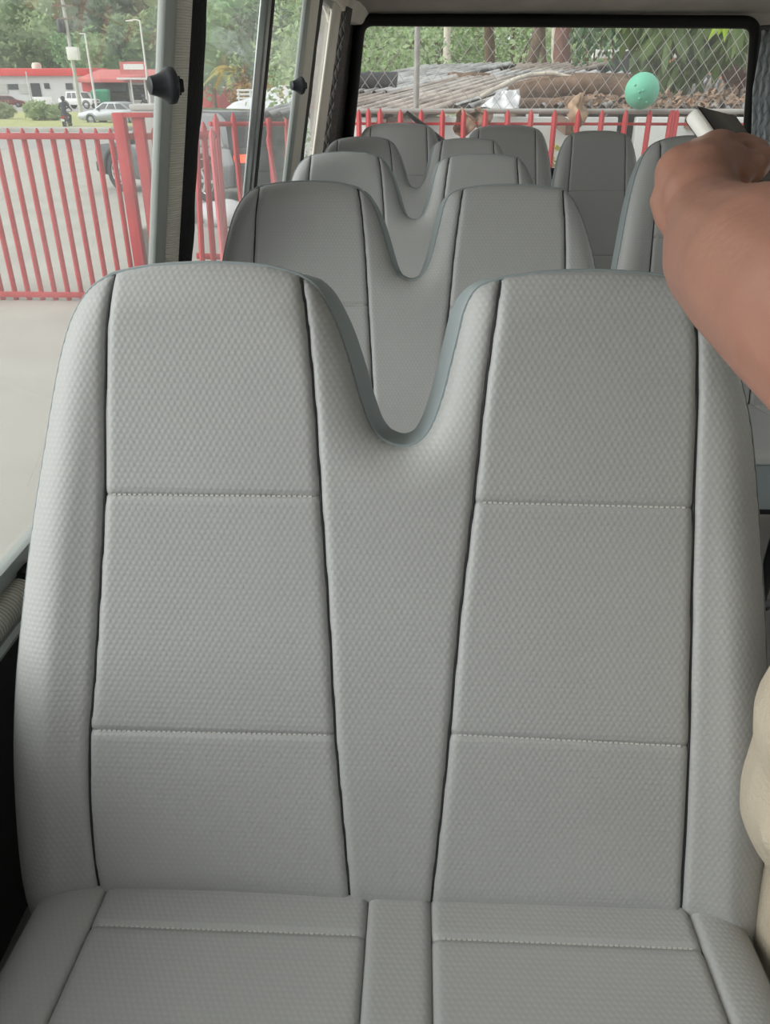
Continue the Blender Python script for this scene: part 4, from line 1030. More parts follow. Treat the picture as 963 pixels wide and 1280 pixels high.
zt = at_y(158, 141, FY - .12).z; xa = at_y(149, 145, FY - .12).x; xb = at_y(171, 145, FY - .12).x; xc = at_y(184, 145, FY - .12).x
MB().box((xa - GL.x, -.02, zt / 2), (.115, .115, zt), bev=.006).build('post', M['red'], gate)
MB().box((xb - GL.x, .02, zt / 2), (.105, .105, zt), bev=.006).build('post', M['red'], gate)
MB().box(((xa + xc) / 2 - GL.x, -.02, zt - .02), (xc - xa + .11, .09, .045), bev=.004).build('top_bar', M['red'], gate)
cp = empty('gate_pillar', (at_y(190, 330, FY + .5).x + .28, FY + .75, 0), 0, 'square grey concrete pillar behind the red gate post', 'pillar'); ztc = at_y(190, 138, FY + .5).z
MB().box((0, 0, ztc / 2), (.56, .5, ztc), bev=.015).build('shaft', M['concp'], cp)
MB().box((0, 0, ztc + .03), (.58, .52, .06), bev=.012).build('cap', M['concp'], cp)
# gate leaf standing ajar behind the second window: nearer, some bars bent
leaf = empty('gate_leaf', (-2.4, 7.9, 0), 0, 'leaning red gate leaf with bent pickets outside the second window', 'gate'); LL_ = Vector(leaf.location)
for (tx, ty, bx, by, Y, r, mt) in ((254, 152, 267, 330, 7.9, .038, 'red'), (269, 142, 284, 330, 8.1, .040, 'red'), (264, 160, 280, 330, 7.7, .036, 'redlight'), (291, 141, 302, 250, 8.3, .036, 'red'), (335, 142, 343, 235, 8.6, .034, 'red'), (358, 141, 361, 210, 8.8, .034, 'red'), (335, 168, 346, 230, 8.4, .030, 'redlight'), (244, 150, 252, 330, 7.8, .036, 'red')):
    a = at_y(tx, ty, Y); b = at_y(bx, by, Y); d = (b - a); e = b + d * ((0 - b.z) / d.z)
    e.x = a.x + (e.x - a.x) * .9
    picket(leaf, e.x - LL_.x, Y - LL_.y, 0, a.z, r, mt, (a.x - e.x, 0))
p = at_y(246, 169, 7.85); q = at_y(270, 168, 7.95); MB().tube([p - LL_, q - LL_], .035, 8).build('rail', M['red'], leaf)
p = at_y(262, 155, 8.1); q = at_y(362, 155, 8.85); MB().tube([p - LL_, q - LL_], .022, 8).build('rail', M['red'], leaf)
p = at_y(246, 320, 8.0); q = at_y(300, 322, 8.2); MB().tube([p - LL_, q - LL_], .03, 8).build('rail', M['red'], leaf)
# low concrete kerb block with a pale sack on it behind the gate leaf
kb = MB().box((at_y(266, 300, 9.6).x, 9.1, at_y(266, 283, 9.1).z / 2), (1.3, .4, at_y(266, 283, 9.1).z), bev=.02).build('concrete_block', M['concp'], None); tag(kb, 'grey concrete block low behind the leaning gate leaf', 'block')
p = at_y(285, 272, 9.1); sk = MB().ball((p.x, 9.1, at_y(266, 283, 9.1).z + .13), (.34, .2, .15), 18, 12, .25, 4).build('plastic_sack', M['plastic'], None, 60); tag(sk, 'crumpled pale sack lying on the concrete block', 'sack')
# white guard rail farther off, palm and orange shrubs
gr = empty('guard_rail', at_y(312, 112, 60) * 1, 0, 'white tubular guard rail across the road seen through the second window', 'railing'); L0 = Vector(gr.location)
for py in (113, 118, 123): MB().tube([at_y(296, py, 60) - L0, at_y(330, py, 60) - L0], .07, 8).build('rail', M['white'], gr)
for px in (298, 313, 328): q = at_y(px, 113, 60) - L0; MB().tube([q, (q.x, q.y, -L0.z)], .07, 8).build('post', M['white'], gr)
hv_ = G(300, 134)
hedge = empty('low_hedge', (at_y(300, 130, 56).x, 56, 0), 0, 'low green hedge strip beneath the white guard rail', 'hedge')
mb = leaf_cloud(1600, (6.5, .8, .55), .14, 31, shell=.6, lumps=10); k = crown_core((8.5, 1.0, .75), 31); mb.add(k.v, k.f); c = mb.build('foliage', M['leafB'], hedge, None, fix=False); c.location.z = .45
MB().tube([(-1, 0, -.1), (1, 0, .35)], .06, 6).build('stem', M['bark'], hedge)
palm = empty('palm_tree', (at_y(292, 112, 80).x, 80, 0), 0, 'yellow green palm tree outside the second window', 'palm tree'); zc = at_y(291, 88, 80).z
MB().tube([(0, 0, -.2), (.1, 0, zc * .5), (0, 0, zc)], [.28, .2, .2], 10).build('trunk', M['barkred'], palm)
for k in range(11):
    a = k * 2 * PI / 11 + .2; L = 2.6 + .5 * math.sin(k * 2.3); up = .9 if k % 2 else .35; mb = MB()
    pts = [Vector((math.cos(a) * L * t, math.sin(a) * L * t, zc + up * 2.0 * t - 2.2 * t * t)) for t in np.linspace(0, 1, 8)]
    mb.tube(pts, [.05, .045, .04, .035, .03, .025, .02, .01], 5)
    for i in range(1, 8):
        d = (pts[i] - pts[i - 1]).normalized(); sd = d.cross(Vector((0, 0, 1))).normalized()
        for s in (-1, 1):
            for t in (0, .5):
                p = pts[i - 1].lerp(pts[i], t); e = p + (sd * s * .75 + d * .45 - Vector((0, 0, .28))) * (1.05 - i * .08); w_ = d * .10
                mb.add([p - w_, p + w_, e, p + Vector((0, 0, .02))], [(0, 1, 2), (0, 2, 3)])
    mb.build('frond', M['leafY'], palm, None, fix=False)
osh = make_tree('flowering_shrub', (2.6, 1.6, 1.3), 1.5, M['leafO'], M['bark'], 900, .22, 41, 'orange tinged shrub right of the yellow palm', 'shrub', None, .08)
g = at_y(318, 112, 72); osh.location = (g.x, 72, .4)
o2 = make_tree('flowering_shrub', (2.6, 1.6, 1.4), 1.8, M['leafO'], M['bark'], 900, .22, 43, 'orange green shrub behind the window latch of the second window', 'shrub', None, .08)
g = at_y(350, 112, 66); o2.location = (g.x, 66, .4)
# pale sheeted heap by the road, right half of the second window
hp = MB().ball((at_y(350, 130, 30).x, 30, .75), (2.4, 1.2, 1.45), 28, 16, .18, 9).build('sheeted_heap', M['plastic'], None, 60); tag(hp, 'pale sheeted heap outside the right half of the second window', 'heap')
# middle distance trees seen through the second window
mids = [(262, 55, 95, 1.0, 'leafA', 'broad tree just right of the black padded pillar'), (300, 35, 110, 1.35, 'leafA', 'tall tree rising above the yellow palm'), (340, 70, 90, .75, 'leafB', 'small pale tree right of the window meeting rail'), (352, 62, 70, .8, 'leafC', 'dark tree behind the far window latch'), (408, 62, 46, .62, 'leafA', 'green tree showing through the narrow rear side window')]
for i, (px, py, Y, s, mt, lab) in enumerate(mids):
    t = make_tree('broad_tree', (5.5, 4.5, 4.2), 5.5, M[mt], M['bark'], 1500, .42, 60 + i, lab, 'tree', None, .25)
    p = at_y(px, py, Y); t.location = (p.x, Y, p.z - 6.2 * s); t.scale = (s, s, s)
    if t.location.z > 0: t.location.z = 0
# ------------------------------------------------------------------ behind the bus: red fence, wire mesh, tin, timber, trees
RY = 6.05
rf = empty('picket_fence', (.8, RY, 0), 0, 'red metal picket fence directly behind the bus under the wire mesh', 'fence'); RL_ = Vector(rf.location)
xs = [at_y(px, 140, RY).x for px in (449, 461, 475.5, 501, 527, 553.5, 580, 607, 635, 664, 693.5)]
d = xs[-1] - xs[-2]; xs += [xs[-1] + d * k for k in (1, 2, 3, 4, 5)] + [at_y(839, 140, RY).x, at_y(846, 140, RY).x]
for i, x in enumerate(xs):
    picket(rf, x - RL_.x, -.02, .0, at_y(600, 137 if i not in (1, 2) else 135, RY).z, .024)
for z in (at_y(600, 155, RY).z, .25): MB().box((.45, .03, z), (3.6, .016, .018), bev=.003).build('rail', M['red'], rf)
# wire mesh on a horizontal pipe
wm = empty('wire_mesh_fence', (.9, RY + .10, 0), 0, 'galvanised diamond wire mesh fence above the red pickets', 'fence'); WL = Vector(wm.location)
zp = at_y(650, 139, RY + .1).z; ztp = zp + 1.15
MB().tube([(-1.5, 0, zp), (2.3, 0, zp)], .017, 10).build('bottom_pipe', M['pipe'], wm)
MB().tube([(-1.5, 0, ztp), (2.3, 0, ztp)], .02, 10).build('top_pipe', M['pipe'], wm)
pp = at_y(521, 100, RY + .13)
for x in (pp.x - WL.x, 2.0): MB().tube([(x, .035, 0), (x, .035, ztp + .05)], .020, 12).build('fence_post', M['pipe'], wm)
mb = MB(); cw, chh = .046, .118; z0 = zp + .0; nrow = int((ztp - z0) / (chh / 2)); ncol = int(3.75 / cw)
for i in range(ncol):
    x = -1.5 + i * cw; pts = []
    for k in range(nrow + 1):
        s = 1 if (k + i) % 2 else -1; pts.append((x + s * cw * .52, .003 * s, z0 + k * chh / 2))
    mb.tube(pts, .0021, 5, cap=False)
mb.build('mesh', M['galv'], wm, 60)
# mint ball resting on the pipe against the mesh
p = at_y(803, 113, RY - .02); br = .112
bl = empty('play_ball', (p.x, RY - .02, zp + .017 + br - .004), 0, 'mint green ball resting on the pipe against the wire mesh', 'ball')
MB().ball((0, 0, 0), (br, br, br), 36, 24).build('shell', M['mint'], bl, 180)
rr = random.Random(3)
for k in range(5): 
    a, e = rr.uniform(-2.3, -.8), rr.uniform(-.7, .5); n = Vector((math.cos(a) * math.cos(e), math.sin(a) * math.cos(e), math.sin(e))); MB().ball(n * br * .99, .009, 10, 8).build('knob', M['mint'], bl, 180)
# long low white wall behind the pickets and the tin shed roof
sh = MB().box((.45, 6.95, .98), (2.2, .12, 1.96), bev=.01).build('low_wall', M['wall'], None); tag(sh, 'pale low wall behind the red pickets', 'wall')
sh2 = MB().box((2.65, 6.95, .98), (1.9, .12, 1.96), bev=.01).build('garden_wall', M['wall'], None); tag(sh2, 'pale wall stretch behind the pickets below the ball', 'wall')
def tin(L, W, pitch=.12, amp=.030):
    nx_ = int(W / pitch * 6); vs = []; fs = []
    for j in range(2):
        for i in range(nx_ + 1):
            x = W * i / nx_ - W / 2; vs.append((x, (j - .5) * L, amp * math.sin(2 * PI * x / pitch)))
    n1 = nx_ + 1; fs = [(i, i + 1, n1 + i + 1, n1 + i) for i in range(nx_)]
    m0 = MB().add(vs, fs); m0.add([(v[0], v[1], v[2] - .004) for v in vs], [f[::-1] for f in fs]); return m0
tins = [(-.35, 8.3, 2.10, 24, 2.6, 1.3, 'tin', 'grey tin sheet lying at the far left of the heap'), (.1, 8.0, 2.12, 27, 2.6, 1.2, 'rust', 'rust brown tin sheet left of the mesh fence post'), (.75, 8.4, 2.17, 26, 2.8, 1.2, 'tin', 'grey tin sheet right of the mesh fence post'),
        (1.45, 8.3, 2.16, 23, 2.6, 1.1, 'tin', 'grey tin sheet in the middle of the heap behind the plastic'), (2.2, 8.2, 2.14, 20, 2.4, 1.1, 'rust', 'weathered tin sheet below the left end of the logs'), (3.0, 8.1, 2.12, 18, 2.4, 1.1, 'tin', 'grey tin sheet below the right end of the logs'),
        (-.1, 9.5, 2.26, 29, 2.8, 1.2, 'tin', 'grey tin sheet far back at the left of the heap'), (1.0, 9.6, 2.27, 31, 2.8, 1.2, 'rust', 'weathered tin sheet far back beside the grey trunk')]
for x, y_, z, a, L, W, mt, lab in tins:
    o = tin(L, W).build('tin_sheet', M[mt], None, 60); o.location = (x, y_, z); o.rotation_euler = (math.radians(6.0), math.radians(RND.uniform(-1, 1)), -math.radians(a)); tag(o, lab, 'tin sheet', None)
# timber frame under the tin
tf = empty('timber_frame', (.9, 8.2, 0), 0, 'dark timber frame carrying the heap of tin sheets', 'frame')
for x in (-1.2, .2, 1.2, 2.4):
    MB().box((x, 0, 2.02), (.07, 3.6, .07), rot=(math.radians(4.2), 0, 0)).build('beam', M['log'], tf)
    for y_ in (-.9, 1.4): MB().tube([(x, y_, 0), (x, y_, 2.0 + .073 * y_)], .05, 8).build('post', M['log'], tf)
def logt(name, a, b, r, mt, label, bend=.03, cat='log'):
    a, b = Vector(a), Vector(b); n = 9; pts = []
    for i in range(n): t = i / (n - 1); p = a.lerp(b, t); p.z += bend * math.sin(t * PI) + RND.uniform(-.006, .006); pts.append(p)
    o = MB().tube(pts, [r * RND.uniform(.88, 1.08) for _ in range(n)], 12).build(name, M[mt], None, 60); tag(o, label, cat); return o
LY = 7.45
logt('log', at_y(638, 122, LY), at_y(800, 114, LY), .085, 'log', 'thick weathered log lying on the tin behind the mesh', .07)
logt('log', at_y(648, 113, 7.75), at_y(792, 104, 7.75), .075, 'log', 'weathered log lying behind the thick log', .03)
logt('log', at_y(645, 133, 7.2), at_y(770, 128, 7.2), .055, 'log', 'thinner brown log in front of the thick log', .0)
logt('branch', at_y(600, 123, 7.25), at_y(720, 98, 7.5), .018, 'barkpale', 'thin pale branch curving over the logs', .10, 'branch')
logt('dark_roll', at_y(440, 101, 8.4), at_y(497, 100, 8.4), .075, 'black', 'dark roll lying on the tin at the left edge', .0, 'roll')
logt('log', at_y(560, 97, 9.3), at_y(612, 98, 9.3), .05, 'log', 'short dark log beside the grey trunk', .0)
# crumpled white plastic sheet
mb = MB(); rings = []; rr = random.Random(8)
a, b, c, d = at_y(598, 136, 6.75), at_y(649, 138, 6.75), at_y(650, 112, 7.05), at_y(625, 113, 7.05); n = 14; vs = []
for j in range(n + 1):
    for i in range(n + 1):
        p = a.lerp(b, i / n).lerp(d.lerp(c, i / n), j / n); p.y += .035 * math.sin(i * .9 + j * .5) + rr.uniform(-.015, .015); p.z += .02 * math.sin(i * .6) * math.cos(j * .8); vs.append(p)
mb.add(vs, [(j * (n + 1) + i, j * (n + 1) + i + 1, (j + 1) * (n + 1) + i + 1, (j + 1) * (n + 1) + i) for j in range(n) for i in range(n)])
o = mb.build('plastic_sheet', M['plastic'], None, 180); s_ = o.modifiers.new('t', 'SOLIDIFY'); s_.thickness = .006; tag(o, 'crumpled white plastic sheet draped over the tin edge', 'plastic sheet')
# curled brown leaves caught behind the pickets
def curled(name, px, py, Y, w_, h_, mt, label, seed):
    rr = random.Random(seed); n = 8; vs = []; c = at_y(px, py, Y)
    for j in range(n + 1):
        for i in range(n + 1):
            u, v = i / n - .5, j / n - .5; e = math.sqrt(max(0, 1 - (2 * v) ** 2)) 
            vs.append((c.x + u * w_ * e + .02 * math.sin(v * 7 + seed), c.y + .05 * math.cos(u * 6 + seed) + .03 * math.sin(v * 9), c.z + v * h_ + .02 * math.sin(u * 9 + seed)))
    o = MB().add(vs, [(j * (n + 1) + i, j * (n + 1) + i + 1, (j + 1) * (n + 1) + i + 1, (j + 1) * (n + 1) + i) for j in range(n) for i in range(n)]).build(name, M[mt], None, 180)
    s_ = o.modifiers.new('t', 'SOLIDIFY'); s_.thickness = .004; tag(o, label, 'dead leaf'); return o
curled('dead_leaf', 580, 153, RY + .06, .15, .16, 'deadleaf', 'curled brown leaf between the pickets left of the plastic sheet', 1)
curled('dead_leaf', 600, 146, RY + .05, .15, .10, 'deadleaf', 'brown leaf leaning just below the plastic sheet', 2)
curled('dead_leaf', 722, 140, RY + .05, .13, .20, 'deadleaf', 'large curled brown leaf caught between the pickets below the logs', 3)
# litter of dry leaves on the heap
mb = MB(); rr = random.Random(12)
for k in range(420):
    px = rr.uniform(700, 935); py = rr.uniform(120, 137) if px < 880 else rr.uniform(112, 137); p = at_y(px, py, rr.uniform(6.9, 7.6)); a = Vector((rr.gauss(0, 1), rr.gauss(0, 1), rr.gauss(0, .5))).normalized(); b = a.cross(Vector((rr.gauss(0, 1), rr.gauss(0, 1), rr.gauss(0, 1)))).normalized()
    L, w_ = rr.uniform(.04, .11), rr.uniform(.012, .03); nn = a.cross(b) * w_
    mb.add([p, p + a * L * .5 + b * w_ + nn, p + a * L, p + a * L * .5 - b * w_ + nn], [(0, 1, 2), (0, 2, 3)])
o = mb.build('leaf_litter', M['deadleaf'], None, None, fix=False); tag(o, 'dry brown leaf litter on the heap below the drooping tree', 'leaf litter', None, 'stuff')
# earth bank that carries the litter, right of the tin
eb = MB().box((3.5, 8.2, 1.0), (2.0, 1.9, 2.0), bev=.12).build('earth_bank', M['log'], None); tag(eb, 'brown earth bank under the leaf litter at the right', 'bank')
# tree trunks
def trunk(name, pts, r, mt, label, cat='tree', crown=None):
    b0 = Vector(pts[0]); root = empty(name, (b0.x, b0.y, 0), 0, label, cat); L0 = Vector(root.location)
    P = [Vector((b0.x, b0.y, -.1))] + [Vector(p) for p in pts]; P = [p - L0 for p in P]; P2 = [Vector(q) for q in crom([tuple(p) for p in P], 5)]; N = len(P2)
    MB().tube(P2, [r * (1.15 - .35 * i / N) * (1 + .05 * math.sin(i * 1.7)) for i in range(N)], 14).build('trunk', M[mt], root, 60)
    if crown:
        (cr, ch, lm, n, size, sd) = crown; top = P2[-1]
        mb = leaf_cloud(n, cr, size, sd, 1.8, .3, shell=.3); c = mb.build('crown', M[lm], root, None, fix=False); c.location = top + Vector((0, 0, ch))
    return root
def colm(px0, py0, px1, py1, Y, Yt=None):
    return [at_y(px0, py0, Y), at_y((px0 + px1) / 2, (py0 + py1) / 2, Y), at_y(px1, py1, Yt or Y)]
T1 = colm(612, 102, 611, -25, 14.5); trunk('tall_tree', T1, .085, 'bark', 'grey slender tree trunk rising from the tin heap', crown=((2.5, 2.5, 1.6), 1.5, 'leafA', 900, .2, 71))
T2 = [at_y(646, 112, 13), at_y(661, 85, 13), at_y(671, 55, 13), at_y(676, 10, 13), at_y(678, -40, 13)]; trunk('tall_tree', T2, .085, 'bark', 'dark curved tree trunk left of the reddish trunk', crown=((2.5, 2.2, 1.5), 1.4, 'leafA', 900, .2, 72))
T3 = [at_y(684, 110, 13.5), at_y(680, 75, 13.5), at_y(679, 40, 13.5), at_y(682, -40, 13.5)]; trunk('tall_tree', T3, .042, 'bark', 'thin dark trunk just left of the reddish trunk', crown=((1.5, 1.5, 1.2), 1.2, 'leafA', 500, .2, 73))
T4 = [at_y(701, 110, 12), at_y(703, 60, 12), at_y(706, 20, 12), at_y(708, -50, 12)]; trunk('tall_tree', T4, .115, 'barkred', 'broad reddish tree trunk in the middle of the rear window', crown=((2.8, 2.5, 1.5), 1.6, 'leafA', 1000, .2, 74))
T5 = [at_y(693, 110, 12.6), at_y(693, 60, 12.6), at_y(696, -30, 12.6)]; trunk('tall_tree', T5, .045, 'barkpale', 'pale thin trunk against the left side of the reddish trunk', crown=((1.2, 1.2, 1.0), 1.0, 'leafB', 400, .2, 75))
T6 = [at_y(559, 95, 24), at_y(559, 50, 24), at_y(561, -20, 24)]; trunk('tall_tree', T6, .10, 'barkpale', 'pale thin trunk between the fence post and the grey trunk', crown=((2.5, 2.5, 1.6), 1.6, 'leafB', 700, .3, 76))
T7 = [at_y(925, 128, 8.4), at_y(922, 90, 8.4), at_y(918, 55, 8.4), at_y(912, 20, 8.4), at_y(905, -40, 8.4)]; mango = trunk('mango_tree', T7, .14, 'barkred', 'tree with drooping dark leaves at the right of the rear window')
# its drooping leaves hang in bunches
rr = random.Random(17); ML = Vector(mango.location); br_ = MB(); lv = MB(); nb = 0
def droop_bunch(c, n, L, mbx):
    for k in range(n):
        a = rr.uniform(0, 2 * PI); out = Vector((math.cos(a), math.sin(a) * .7, 0)); l = L * rr.uniform(.7, 1.2); w_ = l * rr.uniform(.10, .14)
        e = c + out * l * rr.uniform(.25, .75) + Vector((0, 0, -l * rr.uniform(.55, .95))); m_ = c.lerp(e, .5) + out * l * .12 + Vector((0, 0, l * .06))
        sd = (e - c).cross(Vector((rr.gauss(0, .3), rr.gauss(0, 1), rr.gauss(0, .3)))).normalized() * w_
        if abs(sd.x) + abs(sd.z) < w_ * .6: sd = Vector((w_, 0, 0))
        q1 = c.lerp(m_, .5); q2 = m_.lerp(e, .5)
        mbx.add([c, q1 + sd * .8, q2 + sd * .75, e, q2 - sd * .75, q1 - sd * .8, m_], [(0, 1, 6), (1, 2, 6), (2, 3, 6), (3, 4, 6), (4, 5, 6), (5, 0, 6)])
for k in range(46):
    t = rr.random(); px = 792 + 140 * rr.random() ** .85; lim = 62 - 24 * (px < 812) + 6 * math.sin(px * .09) - 8 * (px > 900); py = rr.uniform(-12, max(lim, 6)); Y = rr.uniform(7.4, 8.3)
    c = at_y(px, py, Y); droop_bunch(c - ML, rr.randint(7, 11), rr.uniform(.26, .38), lv)
for k in range(12):
    c = at_y(rr.uniform(815, 872), rr.uniform(62, 88), rr.uniform(7.5, 8.0)); droop_bunch(c - ML, 6, .26, lv)
for k in range(8):
    c = at_y(800 + k * 17, 5 + 8 * (k % 3), 7.9); br_.tube([at_y(912, 10, 8.4) - ML, at_y(856 + k * 8, -2, 8.1) - ML, c - ML], [.04, .025, .01], 6)
lv.build('foliage', M['mango'], mango, None, fix=False); br_.build('branches', M['bark'], mango, 60)
lv2 = MB(); c = at_y(907, 20, 6.9)
for dx_, dz in ((-.10, -.16), (.03, -.17), (-.03, -.13)):
    b0 = c - ML; e = b0 + Vector((dx_, 0, dz)); sd = Vector((.028, 0, -.01)); m_ = b0.lerp(e, .45); lv2.add([b0, m_ + sd, e, m_ - sd, m_ + Vector((0, -.01, 0))], [(0, 1, 4), (1, 2, 4), (2, 3, 4), (3, 0, 4)])
lv2.tube([c - ML, at_y(909, -6, 7.4) - ML], .006, 5)
lv2.build('young_leaves', M['lime'], mango, None, fix=False)
trunk('mango_tree', [at_y(937, 128, 8.0), at_y(935, 80, 8.0), at_y(934, 30, 8.0), at_y(940, -30, 8.0)], .05, 'barkpale', 'thin pale stem at the right edge of the rear window')
# hanging vines from the canopy in the middle
for i, (px, e, Y) in enumerate(((722, 88, 10.5), (733, 70, 10.2), (742, 92, 10.6), (752, 66, 10.0), (768, 80, 10.4), (781, 74, 10.1), (794, 66, 10.3))):
    a = at_y(px, -30, Y); b = at_y(px + RND.uniform(-4, 4), e, Y); n = 12; pts = [a.lerp(b, t / n) + Vector((RND.uniform(-.015, .015), 0, 0)) for t in range(n + 1)]
    root = empty('hanging_vine', a, 0, None, 'vine'); mb = MB().tube([p - a for p in pts], .010, 6); mb.build('stem', M['bark'], root, 60)
    lf = MB()
    for p in pts[1:]:
        for q in range(16 if p.z > at_y(px, 42, Y).z else 5):
            o_ = p - a + Vector((RND.uniform(-.10, .10), RND.uniform(-.1, .1), RND.uniform(-.08, .08))); d = Vector((RND.gauss(0, .5), RND.gauss(0, .5), -1)).normalized() * .09; sd = Vector((.022, RND.uniform(-.01, .01), 0)); lf.add([o_, o_ + d * .5 + sd, o_ + d, o_ + d * .5 - sd], [(0, 1, 2), (0, 2, 3)])
    lf.build('leaves', M['leafC'], root, None, fix=False)
    tag(root, ['leafy hanging vine nearest the reddish trunk', 'short hanging vine second from the reddish trunk', 'long hanging vine reaching the tan wall, third from the reddish trunk', 'short hanging vine fourth from the reddish trunk', 'hanging vine fifth from the reddish trunk', 'hanging vine sixth from the reddish trunk, above the ball', 'hanging vine beside the drooping mango leaves'][i])
# tan wall with a pale coping farther back on the right, tarp and dark heap
tw = empty('boundary_wall', (at_y(850, 90, 18).x, 18, 0), 0, 'tan wall with a white coping beyond the vines', 'wall'); z1 = at_y(800, 72, 18).z; x0_, x1_ = at_y(755, 90, 18).x, at_y(960, 90, 18).x
MB().box(((x0_ + x1_) / 2 - tw.location.x, 0, z1 / 2), (x1_ - x0_, .2, z1), bev=.01).build('face', M['tan'], tw)
MB().box(((x0_ + x1_) / 2 - tw.location.x - .1, 0, z1 + .06), (x1_ - x0_ + .3, .4, .14), bev=.02).build('coping', M['white'], tw)
hw = MB().box((at_y(733, 90, 18.4).x, 18.4, 1.2), (1.3, .3, 2.5), bev=.02).build('white_wall', M['wall'], None); tag(hw, 'white wall piece right of the reddish trunk', 'wall')
dh = MB().ball((at_y(785, 100, 11).x, 11, 1.9), (1.0, .6, .55), 24, 14, .25, 6).build('dark_heap', M['dark'], None, 60); tag(dh, 'dark grey heap before the tan wall behind the ball', 'heap')
bt = MB().ball((at_y(757, 100, 10.6).x, 10.6, 2.05), (.35, .3, .2), 18, 12, .3, 7).build('blue_bundle', M['bluetarp'], None, 60); tag(bt, 'small blue bundle at the left foot of the dark heap', 'bundle')
# green growth and trees farther back
spots = [(448, 62, 20, .50, 'leafB', 'yellow green bush tree at the left edge of the rear window'), (480, 62, 30, .72, 'leafA', 'round green tree left of the mesh fence post'), (545, 70, 34, .70, 'leafA', 'green tree between the fence post and the pale trunk'),
         (590, 62, 46, .85, 'leafB', 'pale tree behind the grey trunk'), (640, 60, 44, .85, 'leafB', 'pale tree between the grey trunk and the curved trunk'), (735, 62, 52, .8, 'leafB', 'pale tree far behind the hanging vines'), (500, 42, 62, .95, 'leafB', 'pale distant tree crown behind the mesh fence post'), (790, 46, 60, .9, 'leafA', 'distant tree behind the drooping mango leaves'), (865, 60, 30, .7, 'leafC', 'dark tree behind the drooping mango leaves'), (615, 34, 75, 1.05, 'leafA', 'distant tall tree behind the grey trunk top'), (690, 55, 60, .9, 'leafA', 'distant tree directly behind the reddish trunk')]
for i, (px, py, Y, s, mt, lab) in enumerate(spots):
    t = make_tree('background_tree', (4.6, 4.0, 3.9), 5.0, M[mt], M['bark'], 3600, .19, 100 + i, lab, 'tree', None, .2, core=False, lumps=9)
    p = at_y(px, py, Y); t.location = (p.x, Y, min(0, p.z - 5.2 * s)); t.scale = (s, s, s)
for i, (px, Y, s, lab) in enumerate(((700, 6.55, .42, 'yellow green plant behind the pickets below the logs'), (775, 6.5, .40, 'yellow green plant behind the pickets left below the ball'))):
    t = make_tree('leafy_plant', (.38, .2, .55), 1.22, M['leafY'], M['bark'], 420, .05, 130 + i, lab, 'plant', None, .03, core=False)
    p = at_y(px, 170, Y); t.location = (p.x, Y, 0)
# ------------------------------------------------------------------ the person standing in the aisle, arm raised across the view
person = empty('person', (.50, .58, FLOOR), 0, 'person in khaki at the right edge, bare arm raised and bent, holding a phone', 'person'); PL = Vector(person.location)
W_ = lambda x, y, z: Vector((x, y, FLOOR + z)) - PL
D = lambda px, py, d: at_depth(px, py, d) - PL
arm = [(W_(.345, .53, 1.385), .062), (W_(.26, .42, 1.30), .052), (D(1190, 500, .275), .047), (D(1040, 385, .315), .0435), (D(966, 341, .362), .0405), (D(915, 318, .44), .0375), (D(897, 294, .50), .0335), (D(886, 268, .545), .0275), (D(878, 248, .56), .0265)]
palm = [[(D(878, 248, .56), .0265), (D(873, 219, .585), .024), (D(896, 196, .615), .0205)], [(D(872, 246, .56), .026), (D(880, 222, .575), .023), (D(908, 210, .60), .019)], [(D(856, 236, .57), .020), (D(852, 216, .585), .020), (D(880, 202, .605), .019)]]
fingers = [[(D(880, 200, .60), .014), (D(902, 185, .635), .0105), (D(926, 178, .640), .0095), (D(950, 186, .625), .0085), (D(955, 197, .61), .0075)],
           [(D(888, 205, .60), .014), (D(911, 194, .625), .0108), (D(936, 188, .625), .0098), (D(958, 197, .605), .0088), (D(957, 209, .595), .0078)],
           [(D(892, 212, .595), .014), (D(914, 204, .61), .0105), (D(936, 200, .605), .0095), (D(951, 208, .588), .0086), (D(946, 217, .58), .0076)],
           [(D(888, 218, .585), .013), (D(910, 214, .595), .0095), (D(924, 211, .588), .0085), (D(934, 217, .575), .0076), (D(929, 224, .57), .0068)]]
thumb = [(D(868, 226, .58), .018), (D(843, 234, .58), .0145), (D(833, 250, .578), .0122), (D(838, 272, .572), .0112), (D(847, 291, .565), .009)]
other = [(W_(.695, .58, 1.385), .062), (W_(.77, .60, 1.10), .048), (W_(.74, .50, .86), .036), (W_(.73, .47, .80), .030), (W_(.725, .46, .72), .030)]
of = [[(W_(.725 + dx, .455, .73), .012), (W_(.725 + dx * 1.2, .445, .66), .0085), (W_(.722 + dx * 1.2, .455, l), .0072)] for dx, l in ((-.024, .625), (-.008, .61), (.008, .615), (.024, .63))] + [[(W_(.705, .455, .77), .013), (W_(.68, .43, .72), .010), (W_(.682, .43, .68), .0085)]]
torso = [(W_(.56, .60, .93), .12), (W_(.52, .60, 1.12), .125), (W_(.52, .59, 1.30), .135), (W_(.52, .59, 1.40), .085), (W_(.52, .585, 1.46), .056), (W_(.515, .57, 1.52), .055)]
should = [(W_(.345, .53, 1.385), .060), (W_(.44, .57, 1.39), .085), (W_(.60, .59, 1.39), .085), (W_(.695, .58, 1.385), .060)]
HC = W_(.505, .55, 1.61)
head = [[(HC + Vector((.01, .02, .02)), .085), (HC + Vector((0, -.012, .015)), .083)], [(HC + Vector((0, -.02, -.03)), .066), (HC + Vector((-.005, -.055, -.075)), .034)],
        [(HC + Vector((0, -.085, .01)), .010), (HC + Vector((0, -.103, -.022)), .014)], [(HC + Vector((-.022, -.078, -.052)), .010), (HC + Vector((.022, -.078, -.052)), .010)],
        [(HC + Vector((-.085, .0, .012)), .016), (HC + Vector((-.085, .004, -.022)), .011)], [(HC + Vector((.085, .0, .012)), .016), (HC + Vector((.085, .004, -.022)), .011)]]
